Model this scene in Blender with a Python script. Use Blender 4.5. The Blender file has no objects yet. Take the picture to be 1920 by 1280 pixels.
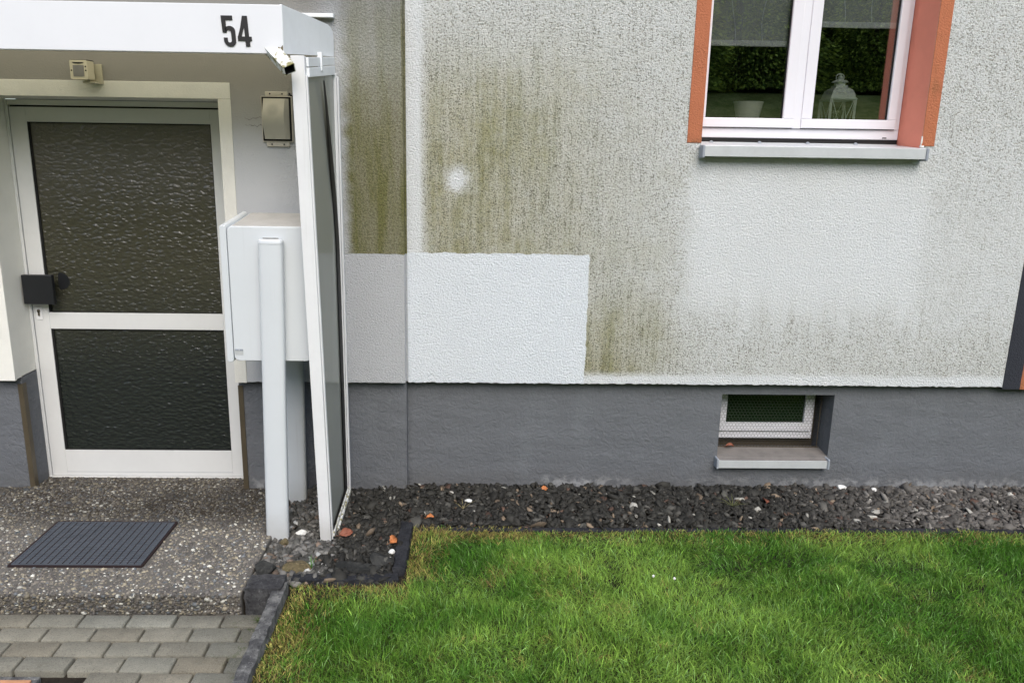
import bpy, math, random
import numpy as np
from mathutils import Matrix, Vector
random.seed(7); rng = np.random.default_rng(11)
SC = bpy.context.scene; COL = SC.collection
# ---------------------------------------------------------------- camera
cam = bpy.data.cameras.new('camera'); co = bpy.data.objects.new('camera', cam); COL.objects.link(co)
R = Matrix(((0.99971327, -0.00926107, -0.02208201), (-0.01936555, 0.22970282, -0.97306813), (0.01408395, 0.97321675, 0.22945761)))
co.matrix_world = Matrix.Translation((0, -4.12, 1.905)) @ R.to_4x4()
cam.sensor_width = 36; cam.lens = 1450 / 1920 * 36; cam.shift_x = 50 / 1920; cam.shift_y = 0.0
cam.clip_start = 0.05; cam.clip_end = 2000
SC.camera = co
# ---------------------------------------------------------------- world and sun
w = bpy.data.worlds.new('World'); SC.world = w; w.use_nodes = True
nt = w.node_tree; nt.nodes.clear()
sky = nt.nodes.new('ShaderNodeTexSky'); sky.sky_type = 'NISHITA'; sky.sun_disc = False
SUN_EL, SUN_AZ = 45, 172          # azimuth clockwise from north (+y)
sky.sun_elevation = math.radians(SUN_EL); sky.sun_rotation = math.radians(SUN_AZ)
sky.air_density = 1.0; sky.dust_density = 2.5; sky.ozone_density = 1.0
bg = nt.nodes.new('ShaderNodeBackground'); bg.inputs['Strength'].default_value = 0.15
ow = nt.nodes.new('ShaderNodeOutputWorld')
nt.links.new(sky.outputs[0], bg.inputs[0]); nt.links.new(bg.outputs[0], ow.inputs[0])
sl = bpy.data.lights.new('sun', 'SUN'); sl.energy = 1.15; sl.angle = math.radians(50); sl.color = (1.0, 0.985, 0.95)
so = bpy.data.objects.new('sun', sl); COL.objects.link(so)
az = math.radians(SUN_AZ); el = math.radians(SUN_EL)
so.rotation_euler = Vector((math.sin(az) * math.cos(el), math.cos(az) * math.cos(el), math.sin(el))).to_track_quat('Z', 'Y').to_euler()
so.location = (0, -6, 12)
SC.view_settings.view_transform = 'Standard'; SC.view_settings.look = 'None'
SC.view_settings.exposure = 0.85; SC.view_settings.gamma = 1.0
SC.render.engine = 'CYCLES'; SC.cycles.max_bounces = 9; SC.cycles.transparent_max_bounces = 12
SC.cycles.sample_clamp_indirect = 6

# ---------------------------------------------------------------- node expressions
class X:
    def __init__(s, nt, k): s.nt = nt; s.k = k
    def _m(s, op, *a, clamp=False):
        n = s.nt.nodes.new('ShaderNodeMath'); n.operation = op; n.use_clamp = clamp
        for i, v in enumerate((s,) + a):
            if isinstance(v, X): s.nt.links.new(v.k, n.inputs[i])
            else: n.inputs[i].default_value = v
        return X(s.nt, n.outputs[0])
    def __add__(s, o): return s._m('ADD', o)
    __radd__ = __add__
    def __sub__(s, o): return s._m('SUBTRACT', o)
    def __rsub__(s, o): return (s * -1) + o
    def __mul__(s, o): return s._m('MULTIPLY', o)
    __rmul__ = __mul__
    def max(s, o): return s._m('MAXIMUM', o)
    def min(s, o): return s._m('MINIMUM', o)
    def pow(s, o): return s._m('POWER', o)
    def abs(s): return s._m('ABSOLUTE')
    def clamp(s): return s._m('ADD', 0.0, clamp=True)
    def ss(s, a, b):                     # smoothstep a->b gives 0->1 (works for a > b too)
        n = s.nt.nodes.new('ShaderNodeMapRange'); n.interpolation_type = 'SMOOTHSTEP'
        inv = a > b
        if inv: a, b = b, a
        n.inputs[1].default_value = a; n.inputs[2].default_value = b
        n.inputs[3].default_value = 1 if inv else 0; n.inputs[4].default_value = 0 if inv else 1
        s.nt.links.new(s.k, n.inputs[0]); return X(s.nt, n.outputs[0])

class Mat:
    def __init__(s, name, rough=0.6, spec=0.3, metal=0.0):
        s.m = bpy.data.materials.new(name); s.m.use_nodes = True; s.nt = s.m.node_tree
        s.b = s.nt.nodes['Principled BSDF']; s.out = s.nt.nodes['Material Output']
        s.b.inputs['Roughness'].default_value = rough; s.b.inputs['Specular IOR Level'].default_value = spec
        s.b.inputs['Metallic'].default_value = metal
        g = s.nt.nodes.new('ShaderNodeNewGeometry'); s.P = g.outputs['Position']; s.geo = g
        sp = s.nt.nodes.new('ShaderNodeSeparateXYZ'); s.nt.links.new(s.P, sp.inputs[0])
        s.x, s.y, s.z = (X(s.nt, sp.outputs[i]) for i in range(3))
    def vec(s, sc=(1, 1, 1), off=(0, 0, 0)):
        n = s.nt.nodes.new('ShaderNodeMapping'); n.inputs['Scale'].default_value = sc; n.inputs['Location'].default_value = off
        s.nt.links.new(s.P, n.inputs[0]); return n.outputs[0]
    def noise(s, scale, detail=2, rough=0.5, v=None, dist=0.0):
        n = s.nt.nodes.new('ShaderNodeTexNoise'); n.inputs['Scale'].default_value = scale
        n.inputs['Detail'].default_value = detail; n.inputs['Roughness'].default_value = rough; n.inputs['Distortion'].default_value = dist
        s.nt.links.new(v or s.P, n.inputs['Vector']); return X(s.nt, n.outputs[0])
    def voro(s, scale, v=None, feat='F1', rand=1.0):
        n = s.nt.nodes.new('ShaderNodeTexVoronoi'); n.feature = feat; n.inputs['Scale'].default_value = scale
        n.inputs['Randomness'].default_value = rand
        s.nt.links.new(v or s.P, n.inputs['Vector']); return n
    def mix(s, f, a, b):
        n = s.nt.nodes.new('ShaderNodeMix'); n.data_type = 'RGBA'
        for sock, v in ((n.inputs[0], f), (n.inputs[6], a), (n.inputs[7], b)):
            if isinstance(v, X): s.nt.links.new(v.k, sock)
            elif isinstance(v, bpy.types.NodeSocket): s.nt.links.new(v, sock)
            elif isinstance(v, (int, float)): sock.default_value = v
            else: sock.default_value = (*v, 1)
        return n.outputs[2]
    def mulc(s, c, f):                  # colour times scalar expression
        n = s.nt.nodes.new('ShaderNodeVectorMath'); n.operation = 'SCALE'
        s.nt.links.new(c, n.inputs[0]); s.nt.links.new(f.k, n.inputs['Scale']); return n.outputs[0]
    def color(s, c):
        if isinstance(c, bpy.types.NodeSocket): s.nt.links.new(c, s.b.inputs['Base Color'])
        else: s.b.inputs['Base Color'].default_value = (*c, 1)
        return s
    def rough(s, x): s.nt.links.new(x.k, s.b.inputs['Roughness']); return s
    def bump(s, h, dist=0.003, strength=1.0):
        n = s.nt.nodes.new('ShaderNodeBump'); n.inputs['Distance'].default_value = dist; n.inputs['Strength'].default_value = strength
        s.nt.links.new(h.k, n.inputs['Height']); s.nt.links.new(n.outputs[0], s.b.inputs['Normal']); return s
    def attr(s, name='col'):
        n = s.nt.nodes.new('ShaderNodeAttribute'); n.attribute_name = name; return n.outputs['Color']

def simple(name, c, rough=0.5, spec=0.4, metal=0.0, dirt=0.12, scale=9.0, bump=0.0):
    m = Mat(name, rough, spec, metal)
    n = m.noise(scale, 4, 0.6); n2 = m.noise(scale * 9, 3, 0.6)
    f = n.ss(0.35, 0.75) * 0.7 + n2.ss(0.4, 0.8) * 0.3
    m.color(m.mix(f * dirt, c, tuple(v * 0.35 for v in c)))
    if bump: m.bump(n2, bump)
    if name in ('white_box_coating', 'white_powder_coat'):
        gz = (m.z + (n - 0.5) * 0.25).ss(0.26, 0.04); sv = m.noise(1.0, 3, 0.6, m.vec((45, 45, 1.2))).ss(0.58, 0.75)
        m.color(m.mix((gz * 0.45 + sv * 0.12).clamp(), m.b.inputs['Base Color'].links[0].from_socket, (0.30, 0.285, 0.24)))
    return m

def grain(m):                            # rough-cast relief, about 1 cm grains, slightly combed
    v = m.vec((1.0, 1.0, 1.12))
    a = m.noise(104, 3, 0.6, v, 0.3); b = m.noise(230, 2, 0.6, v)
    return (a - 0.5) * 1.0 + (b - 0.5) * 0.5

# white façade paint with algae
WM = Mat('white_render_with_algae', 0.85, 0.15)
x, z = WM.x, WM.z
wob = (WM.noise(9, 3, 0.6) - 0.5)
st = WM.noise(1.0, 4, 0.62, WM.vec((11, 1, 1.3)))             # vertical streaks
st2 = WM.noise(1.0, 3, 0.6, WM.vec((34, 1, 2.2), (3, 0, 1)))
blot = WM.noise(3.2, 4, 0.6)
fine = WM.noise(104, 3, 0.6, WM.vec((1.0, 1.0, 1.12)), 0.3); st3 = WM.noise(1.0, 3, 0.7, WM.vec((75, 1, 4.5), (1, 0, 5)))
xw = x + wob * 0.05; zw = z + wob * 0.05
A1 = x.ss(-0.27 , -0.20) * (x + blot * 1.1).ss(1.95, 0.45) * (z + blot * 0.35).ss(2.95, 2.15)
A1b = x.ss(-0.26, -0.2) * (x + (blot - 0.5) * 0.5).ss(1.30, 0.95) * 0.62
Atop = z.ss(1.45, 2.3) * x.ss(-0.27, -0.2) * (0.42 + blot * 0.42)
A2 = x.ss(0.5, 0.62) * (x + blot * 0.5).ss(1.6, 1.05) * (z + blot * 0.4).ss(1.75, 1.05)
A3 = x.ss(0.8, 1.0) * (z + (st - 0.5) * 0.7).ss(1.36, 0.80) * 0.75
A4 = x.ss(2.25, 2.5) * (0.34 + 0.30 * z.ss(1.5, 2.3))
ub = (WM.noise(6, 4, 0.65) - 0.5) * 0.45; under = (x + ub).ss(1.05, 1.34) * (x + ub * 0.4).ss(2.42, 2.24) * z.ss(1.05, 1.45) * z.ss(2.05, 1.9)
mot = WM.noise(11, 4, 0.7); strk = 0.42 + st * 0.45 + (st2 - 0.5) * 0.35 + (mot - 0.5) * 0.7
green = ((A1 * 1.15).max(A2 * 1.2)) * strk
grey = (A1b.max(Atop).max(A3).max(A4)) * (strk + 0.05)
clean = (1.0 - under * 0.97) * (z + wob * 0.03).ss(0.745, 0.80)
gw = WM.noise(60, 3, 0.7) - 0.5; dx = (x + 0.062 + wob * 0.06 + gw * 0.06); dz = (z - 1.80 + wob * 0.05 + gw * 0.05)
circ = (dx * dx + dz * dz).pow(0.5).ss(0.02, 0.10)
pj = (WM.noise(26, 2, 0.5) - 0.5) * 0.02 + (WM.noise(5, 2, 0.5) - 0.5) * 0.018
patch = (x + pj).ss(0.633, 0.639) .max((z + pj).ss(1.419, 1.424))
clean = clean * circ * patch
green = (green * clean).clamp(); grey = (grey * clean).clamp()
base = WM.mix(blot.ss(0.35, 0.7) * 0.25, (0.71, 0.735, 0.745), (0.66, 0.675, 0.665))
base = WM.mix(patch, (0.745, 0.79, 0.83), base)
c = WM.mix(grey * 0.62, base, (0.42, 0.41, 0.335))
c = WM.mix(green, c, WM.mix(st.ss(0.4, 0.7), (0.375, 0.355, 0.225), (0.265, 0.26, 0.115)))
dirty = (green + grey).min(1.0)
crev = (fine + dirty * 0.10).ss(0.50, 0.42) * dirty.ss(0.05, 0.45)
c = WM.mix(crev * 0.62, c, (0.17, 0.16, 0.105))
grit = WM.noise(150, 2, 0.75); g2_ = (grit + (st3 - 0.5) * 0.42 + (blot - 0.5) * 0.15 + dirty * 0.10).ss(0.62, 0.72) * dirty.ss(0.10, 0.4)
c = WM.mix(g2_ * 0.78, c, (0.10, 0.10, 0.065))
spk = (WM.noise(42, 3, 0.75, None) + (st2 - 0.5) * 0.2).ss(0.66, 0.74) * dirty.ss(0.12, 0.5)
c = WM.mix(spk * 0.62, c, (0.085, 0.08, 0.042))
WM.color(c); WM.bump(grain(WM), 0.0115, 1.0)

# grey bay paint with algae above the repainted patch
BM = Mat('grey_render_with_algae', 0.85, 0.15)
x, z = BM.x, BM.z
wob = BM.noise(9, 3, 0.6) - 0.5
st = BM.noise(1.0, 4, 0.6, BM.vec((12, 1, 1.5))); blot = BM.noise(3.0, 4, 0.6)
fine = BM.noise(95, 3, 0.7)
edge = (z + wob * 0.02).ss(1.416, 1.421)
side = x.ss(-1.1, -0.60)
al = edge * (x + wob * 0.10).ss(-0.665, -0.575) * (0.60 + (z + blot * 0.3).ss(2.62, 2.2) * 0.42) * (0.75 + st * 0.4)
jo = x.ss(-0.352, -0.338) * edge
dirt2 = al.max(jo * 0.95).clamp()
c = BM.mix(blot.ss(0.4, 0.7) * 0.2, (0.50, 0.515, 0.535), (0.45, 0.455, 0.465))
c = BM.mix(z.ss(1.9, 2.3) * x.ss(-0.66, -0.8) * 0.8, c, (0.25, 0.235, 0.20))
c = BM.mix(z.ss(2.35, 2.65) * (0.45 + st * 0.3), c, (0.20, 0.20, 0.185))
c = BM.mix(dirt2 * (1.0 - z.ss(2.45, 2.8) * 0.75), c, BM.mix(st.ss(0.35, 0.65), (0.235, 0.225, 0.14), (0.175, 0.175, 0.07)))
c = BM.mix(fine.ss(0.55, 0.4) * dirt2 * 0.5, c, (0.05, 0.045, 0.02))
wx = BM.noise(18, 3, 0.6) - 0.5
cr = ((z - 2.085 + wx * 0.05 + x * 0.02 + 0.02).abs().ss(0.0022, 0.0006)).max((z - 2.050 + wx * 0.06 + x * 0.02 + 0.02).abs().ss(0.002, 0.0005)) * x.ss(-1.125, -1.10) * x.ss(-1.02, -1.03)
c = BM.mix(cr * 0.6, c, (0.07, 0.06, 0.05))
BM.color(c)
BM.bump(grain(BM) * side.max(0.12), 0.0115, 1.0)

def stucco(name, c, amp, stain=0.0):
    m = Mat(name, 0.85, 0.15); n = m.noise(6, 4, 0.6); f = m.noise(95, 3, 0.7)
    k = m.mix(n.ss(0.4, 0.75) * 0.25, c, tuple(v * 0.7 for v in c))
    if stain: k = m.mix(m.noise(9, 3, 0.6, m.vec((1, 1, 0.4))).ss(0.55, 0.75) * stain, k, (0.14, 0.09, 0.04)); k = m.mix(m.noise(60, 3, 0.7).ss(0.66, 0.75) * stain, k, (0.05, 0.03, 0.02))
    m.color(k); m.bump(grain(m), amp); return m.m
M = {}
M['wall'] = WM.m; M['bay'] = BM.m
M['surround'] = stucco('white_door_surround_paint', (0.77, 0.765, 0.71), 0.0012)
M['orange'] = stucco('orange_render', (0.46, 0.165, 0.085), 0.007, 0.7)
M['orange_smooth'] = stucco('smooth_orange_reveal', (0.80, 0.29, 0.20), 0.0008)
M['darkband'] = stucco('anthracite_render', (0.035, 0.038, 0.047), 0.005)
pm = Mat('grey_plinth_render', 0.75, 0.25)
n = pm.noise(4, 5, 0.6); f = pm.noise(60, 4, 0.65); lf = pm.noise(7, 3, 0.5, pm.vec((0.5, 1, 1)), 0.0)
k = pm.mix(n.ss(0.35, 0.7) * 0.35, (0.132, 0.140, 0.153), (0.104, 0.110, 0.120))
foot = (pm.z + (pm.noise(14, 4, 0.65) - 0.5) * 0.11).ss(0.155, 0.115) * pm.noise(16, 3, 0.6).ss(0.42, 0.56) * (pm.x.ss(1.5, 2.0) * 0.8 + pm.noise(2.2, 2, 0.5).ss(0.5, 0.62)).clamp()
k = pm.mix(foot * 0.75, k, (0.34, 0.35, 0.36))
k = pm.mix(pm.noise(55, 2, 0.5).ss(0.72, 0.76) * 0.4, k, (0.25, 0.27, 0.29))
mud = (pm.z + (pm.noise(5, 4, 0.65) - 0.5) * 0.22).ss(0.24, 0.08)
k = pm.mix(mud * 0.30, k, (0.085, 0.08, 0.07)); k = pm.mix(pm.noise(1.0, 4, 0.6, pm.vec((5, 1, 1.0))).ss(0.52, 0.75) * 0.25, k, (0.17, 0.185, 0.20))
pm.color(k); pm.bump((lf - 0.5) * 2.0 + (f - 0.5) * 0.6 + (pm.noise(22, 3, 0.6, None, 1.5) - 0.5) * 0.9, 0.0065)
M['plinth'] = pm.m
M['alu'] = simple('white_powder_coat', (0.74, 0.75, 0.76), 0.38, 0.45, 0, 0.10, 5).m
M['alu_door'] = simple('white_door_coating', (0.67, 0.68, 0.675), 0.30, 0.5, 0, 0.10, 4).m
M['upvc'] = simple('white_window_plastic', (0.70, 0.70, 0.745), 0.3, 0.5, 0, 0.05, 6).m
M['fascia'] = simple('white_fascia_sheet', (0.74, 0.755, 0.79), 0.3, 0.5, 0, 0.05, 3).m
M['fascia_side'] = simple('weathered_fascia_sheet', (0.78, 0.81, 0.83), 0.45, 0.4, 0, 0.15, 4).m
M['black'] = simple('black_gap', (0.012, 0.012, 0.012), 0.7, 0.2).m
M['blackplastic'] = simple('scratched_black_plastic', (0.012, 0.013, 0.016), 0.35, 0.5, 0, 0.3, 30, 0.001).m
M['rubber'] = simple('black_rubber', (0.008, 0.008, 0.008), 0.6, 0.3).m
M['box'] = simple('white_box_coating', (0.61, 0.645, 0.67), 0.32, 0.45, 0, 0.05, 4).m
M['boxtop'] = simple('dusty_box_lid', (0.44, 0.43, 0.41), 0.6, 0.3, 0, 0.25, 14).m
M['steel'] = simple('brushed_sill_metal', (0.60, 0.625, 0.64), 0.35, 0.6, 0.25, 0.2, 8).m
M['cap'] = simple('grey_plastic_cap', (0.30, 0.33, 0.37), 0.5, 0.4).m
M['silltop'] = simple('dusty_basement_sill', (0.20, 0.185, 0.17), 0.7, 0.3, 0, 0.5, 14, 0.0006).m
M['bronze'] = simple('brown_bronze_profile', (0.105, 0.085, 0.055), 0.45, 0.5, 0.3, 0.3, 12).m
M['digit'] = simple('black_painted_metal', (0.016, 0.015, 0.016), 0.55, 0.4).m
M['cream'] = simple('yellowed_plastic', (0.52, 0.49, 0.37), 0.45, 0.4, 0, 0.2, 20).m
M['lens'] = simple('grey_sensor_lens', (0.16, 0.16, 0.15), 0.4, 0.5).m
M['lampplate'] = simple('aged_lamp_housing', (0.62, 0.58, 0.50), 0.5, 0.35, 0, 0.25, 14).m
ld = Mat('frosted_lamp_cover', 0.42, 0.4)
smx = ld.x + 0.965; smz = ld.z - 2.125
sm = (smx * smx + smz * smz).pow(0.5).ss(0.04, 0.012)
ld.color(ld.mix(sm * 0.35 + ld.noise(20, 3).ss(0.4, 0.8) * 0.15, (0.52, 0.50, 0.42), (0.18, 0.175, 0.15))); M['lampglass'] = ld.m
M['spout'] = None
sp_ = Mat('peeling_mossy_tube', 0.6, 0.3)
k = sp_.mix(sp_.noise(34, 4, 0.7).ss(0.47, 0.60), (0.70, 0.70, 0.66), (0.24, 0.22, 0.09)); sp_.color(k).bump(sp_.noise(70, 2), 0.001); M['spout'] = sp_.m
M['rim'] = simple('rusty_orange_rim', (0.60, 0.30, 0.16), 0.6, 0.3, 0, 0.5, 25, 0.001).m
M['concrete'] = None
def concrete(name, c, c2, moss=0.2, bump=0.003):
    m = Mat(name, 0.9, 0.15); n = m.noise(14, 5, 0.65); f = m.noise(90, 3, 0.7)
    k = m.mix(n.ss(0.38, 0.66), c, c2); k = m.mix(f.ss(0.6, 0.72) * 0.5, k, tuple(v * 2.2 for v in c2))
    k = m.mix(f.ss(0.45, 0.33) * 0.6, k, (0.012, 0.012, 0.012))
    k = m.mix(m.noise(9, 4, 0.7).ss(0.62, 0.75) * moss, k, (0.06, 0.07, 0.02))
    m.color(k); m.bump(n * 0.6 + f, bump); return m.m
M['concrete'] = concrete('dark_weathered_concrete', (0.040, 0.040, 0.042), (0.085, 0.085, 0.085))
M['kerbdark'] = concrete('damp_dark_edging', (0.018, 0.019, 0.022), (0.035, 0.036, 0.040), 0.1)
M['kerblight'] = concrete('lichen_grey_edging', (0.065, 0.065, 0.066), (0.19, 0.19, 0.18), 0.3)
M['soil'] = concrete('dark_soil', (0.018, 0.015, 0.011), (0.035, 0.028, 0.02), 0.0, 0.01)
ro = Mat('yellowed_translucent_roof', 0.4, 0.4); ro.color((0.62, 0.58, 0.46))
tl = ro.nt.nodes.new('ShaderNodeBsdfTranslucent'); tl.inputs[0].default_value = (0.95, 0.88, 0.66, 1)
rm = ro.nt.nodes.new('ShaderNodeMixShader'); rm.inputs[0].default_value = 1.0
ro.nt.links.new(ro.b.outputs[0], rm.inputs[1]); ro.nt.links.new(tl.outputs[0], rm.inputs[2]); ro.nt.links.new(rm.outputs[0], ro.out.inputs[0]); M['roof'] = ro.m
# paving stones, gravel, pebbles, grass take a per-piece colour and add grain
def vcmat(name, rough=0.8, spec=0.2, grainsc=120, amt=0.35, bump=0.0008, spk=0.0):
    m = Mat(name, rough, spec); a = m.attr(); g = m.noise(grainsc, 3, 0.7); n = m.noise(11, 4, 0.6)
    c = m.mulc(a, (1 - amt * 0.5) + g * amt + (n - 0.5) * amt)
    if spk: c = m.mix(m.noise(grainsc * 2.4, 2, 0.6).ss(0.64, 0.72) * spk, c, (0.5, 0.49, 0.42)); c = m.mix(m.noise(grainsc * 1.7, 2, 0.6).ss(0.40, 0.33) * spk, c, (0.03, 0.028, 0.024))
    m.color(c)
    if bump: m.bump(g, bump)
    return m
pv = vcmat('concrete_paver', 0.9, 0.15, 130, 0.75, 0.003, 0.65); M['paver'] = pv.m
bc = pv.b.inputs['Base Color'].links[0].from_socket
mk = pv.x.ss(-1.05, -0.84) * pv.y.ss(-1.9, -1.2) * pv.noise(24, 4, 0.7).ss(0.52, 0.66)
pv.color(pv.mix(mk * 0.8, bc, (0.055, 0.075, 0.02)))
M['stone'] = vcmat('gravel_stone', 0.7, 0.3, 160, 0.45, 0.0006).m
M['pebble'] = vcmat('washed_pebble', 0.55, 0.35, 200, 0.3, 0.0).m
gm = vcmat('grass_blade', 0.55, 0.3, 60, 0.2, 0.0)
tr = gm.nt.nodes.new('ShaderNodeBsdfTranslucent'); mx = gm.nt.nodes.new('ShaderNodeMixShader'); mx.inputs[0].default_value = 0.35
gm.nt.links.new(gm.b.inputs['Base Color'].links[0].from_socket, tr.inputs[0])
gm.nt.links.new(gm.b.outputs[0], mx.inputs[1]); gm.nt.links.new(tr.outputs[0], mx.inputs[2]); gm.nt.links.new(mx.outputs[0], gm.out.inputs[0])
M['grass'] = gm.m
sb = Mat('slab_cement', 0.85, 0.2)
k = sb.mix(sb.noise(6, 4).ss(0.35, 0.7), (0.115, 0.108, 0.094), (0.15, 0.14, 0.122))
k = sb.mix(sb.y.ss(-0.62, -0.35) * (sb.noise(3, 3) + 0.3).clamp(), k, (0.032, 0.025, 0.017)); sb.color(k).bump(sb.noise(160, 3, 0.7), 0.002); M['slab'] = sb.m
# grass-covered bank seen only in reflections, and soil under the lawn
lw = Mat('lawn_soil_and_thatch', 0.9, 0.1); lw.color(lw.mix(lw.noise(20, 4, 0.7).ss(0.35, 0.65), (0.022, 0.032, 0.010), (0.05, 0.055, 0.018))); lw.bump(lw.noise(90, 3), 0.01); M['lawn'] = lw.m
bk = Mat('rough_bank_grass', 0.9, 0.1); bk.color(bk.mix(bk.noise(2.5, 5, 0.75).ss(0.35, 0.65), (0.20, 0.23, 0.05), (0.38, 0.37, 0.12))); bk.bump(bk.noise(14, 4, 0.7), 0.15); M['bank'] = bk.m
# glass
def glass(name, tint, refl, rough=0.0, add=0.03):
    m = Mat(name); nt = m.nt; nt.nodes.remove(m.b)
    t = nt.nodes.new('ShaderNodeBsdfTransparent'); t.inputs[0].default_value = (*tint, 1)
    g = nt.nodes.new('ShaderNodeBsdfGlossy'); g.inputs['Roughness'].default_value = rough; g.inputs[0].default_value = (0.95, 0.97, 0.95, 1)
    fr = nt.nodes.new('ShaderNodeFresnel'); fr.inputs[0].default_value = 1.5
    f = (X(nt, fr.outputs[0]) * refl + add).clamp()
    mx = nt.nodes.new('ShaderNodeMixShader'); nt.links.new(f.k, mx.inputs[0]); nt.links.new(t.outputs[0], mx.inputs[1]); nt.links.new(g.outputs[0], mx.inputs[2])
    nt.links.new(mx.outputs[0], m.out.inputs[0]); return m, mx
M['glass'] = glass('window_glass', (0.97, 0.98, 0.97), 2.4, 0.0, 0.17)[0].m
gl, gmx = glass('grey_acrylic_panel', (0.50, 0.52, 0.52), 1.1, 0.12, 0.02)
df = gl.nt.nodes.new('ShaderNodeBsdfDiffuse'); df.inputs[0].default_value = (0.48, 0.49, 0.44, 1)
m2 = gl.nt.nodes.new('ShaderNodeMixShader'); m2.inputs[0].default_value = 0.42
gl.nt.links.new(gmx.outputs[0], m2.inputs[1]); gl.nt.links.new(df.outputs[0], m2.inputs[2]); gl.nt.links.new(m2.outputs[0], gl.out.inputs[0]); M['acrylic'] = gl.m
dg = Mat('rippled_cathedral_glass', 0.27, 0.7)
v = dg.vec((0.50, 1, 1.0)); wn = dg.noise(14, 2, 0.5)
vo = dg.voro(60, v, 'SMOOTH_F1'); vo.inputs['Smoothness'].default_value = 0.35
wv = dg.nt.nodes.new('ShaderNodeVectorMath'); wv.operation = 'MULTIPLY_ADD'; cn = dg.nt.nodes.new('ShaderNodeTexNoise'); cn.inputs['Scale'].default_value = 30; cn.inputs['Detail'].default_value = 2
dg.nt.links.new(dg.P, cn.inputs['Vector']); dg.nt.links.new(cn.outputs['Color'], wv.inputs[0]); wv.inputs[1].default_value = (0.022, 0.022, 0.022); dg.nt.links.new(v, wv.inputs[2]); dg.nt.links.new(wv.outputs[0], vo.inputs['Vector'])
rip = X(dg.nt, vo.outputs['Distance']) * -1.0; rp2 = dg.noise(150, 2, 0.5)
dg.color(dg.mix(dg.z.ss(1.5, 2.15), dg.mix(dg.z.ss(0.6, 1.5), (0.014, 0.018, 0.016), (0.048, 0.046, 0.030)), (0.125, 0.118, 0.10)))  # base colour brightens upward, painting in light from the hall behind the pane
dg.bump(rip * 1.0 + rp2 * 0.12, 0.0050, 1.0); M['doorglass'] = dg.m
M['bglass'] = simple('dark_cellar_glass', (0.008, 0.020, 0.009), 0.12, 0.5).m
M['wire'] = simple('galvanised_wire', (0.055, 0.05, 0.045), 0.6, 0.3, 0.0).m
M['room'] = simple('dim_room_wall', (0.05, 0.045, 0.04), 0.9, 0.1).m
M['innersill'] = simple('inner_sill_board', (0.62, 0.60, 0.56), 0.5, 0.3).m
bl = Mat('sheer_blind_fabric', 0.9, 0.1); bl.color((0.80, 0.84, 0.85))
tt = bl.nt.nodes.new('ShaderNodeBsdfTransparent'); mm = bl.nt.nodes.new('ShaderNodeMixShader'); mm.inputs[0].default_value = 0.44
bl.nt.links.new(tt.outputs[0], mm.inputs[1]); bl.nt.links.new(bl.b.outputs[0], mm.inputs[2]); bl.nt.links.new(mm.outputs[0], bl.out.inputs[0]); M['blind'] = bl.m
M['bar'] = simple('blind_bottom_bar', (0.78, 0.81, 0.84), 0.5).m
M['pot'] = simple('cream_ceramic', (0.86, 0.86, 0.80), 0.3, 0.5, 0, 0.04).m
M['lantern'] = simple('pale_green_enamel', (0.82, 0.89, 0.84), 0.4, 0.4, 0, 0.08, 20).m
M['leaf'] = simple('dry_orange_leaf', (0.50, 0.18, 0.06), 0.6, 0.3, 0, 0.5, 60).m
M['leafdark'] = simple('dry_redbrown_leaf', (0.24, 0.085, 0.05), 0.6, 0.3, 0, 0.5, 60).m
M['grate'] = simple('galvanised_grate', (0.105, 0.12, 0.142), 0.5, 0.5, 0.2, 0.35, 10).m
M['gratedark'] = simple('grate_pit', (0.012, 0.010, 0.010), 0.9, 0.1).m
M['graterim'] = simple('dark_rusted_frame', (0.030, 0.018, 0.018), 0.7, 0.3, 0.2).m
M['rockbrown'] = concrete('brown_rock', (0.10, 0.08, 0.045), (0.17, 0.14, 0.08), 0.3)
M['rockdark'] = concrete('dark_slate_rock', (0.022, 0.023, 0.022), (0.05, 0.05, 0.046), 0.2)
M['rockwhite'] = simple('white_quartz', (0.74, 0.74, 0.70), 0.6, 0.3, 0, 0.2, 40).m
M['moss'] = simple('green_stem', (0.10, 0.20, 0.04), 0.7).m
M['bark'] = simple('dark_bark', (0.05, 0.038, 0.026), 0.9, 0.1, 0, 0.5, 12, 0.02).m
fo = vcmat('conifer_spray', 0.6, 0.2, 8, 0.4, 0.0); M['foliage'] = fo.m
tr = fo.nt.nodes.new('ShaderNodeBsdfTranslucent'); mx = fo.nt.nodes.new('ShaderNodeMixShader'); mx.inputs[0].default_value = 0.5
fo.nt.links.new(fo.b.inputs['Base Color'].links[0].from_socket, tr.inputs[0])
fo.nt.links.new(fo.b.outputs[0], mx.inputs[1]); fo.nt.links.new(tr.outputs[0], mx.inputs[2]); fo.nt.links.new(mx.outputs[0], fo.out.inputs[0])
M['carpaint'] = simple('dark_blue_car_paint', (0.012, 0.03, 0.10), 0.15, 0.6).m
M['carglass'] = simple('dark_car_glass', (0.01, 0.012, 0.015), 0.05, 0.6).m
M['tyre'] = simple('tyre_rubber', (0.015, 0.015, 0.015), 0.8).m
M['chrome'] = simple('wheel_silver', (0.5, 0.5, 0.52), 0.3, 0.5, 0.8).m
M['carred'] = simple('red_lamp_cover', (0.40, 0.02, 0.02), 0.2, 0.5).m

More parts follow.
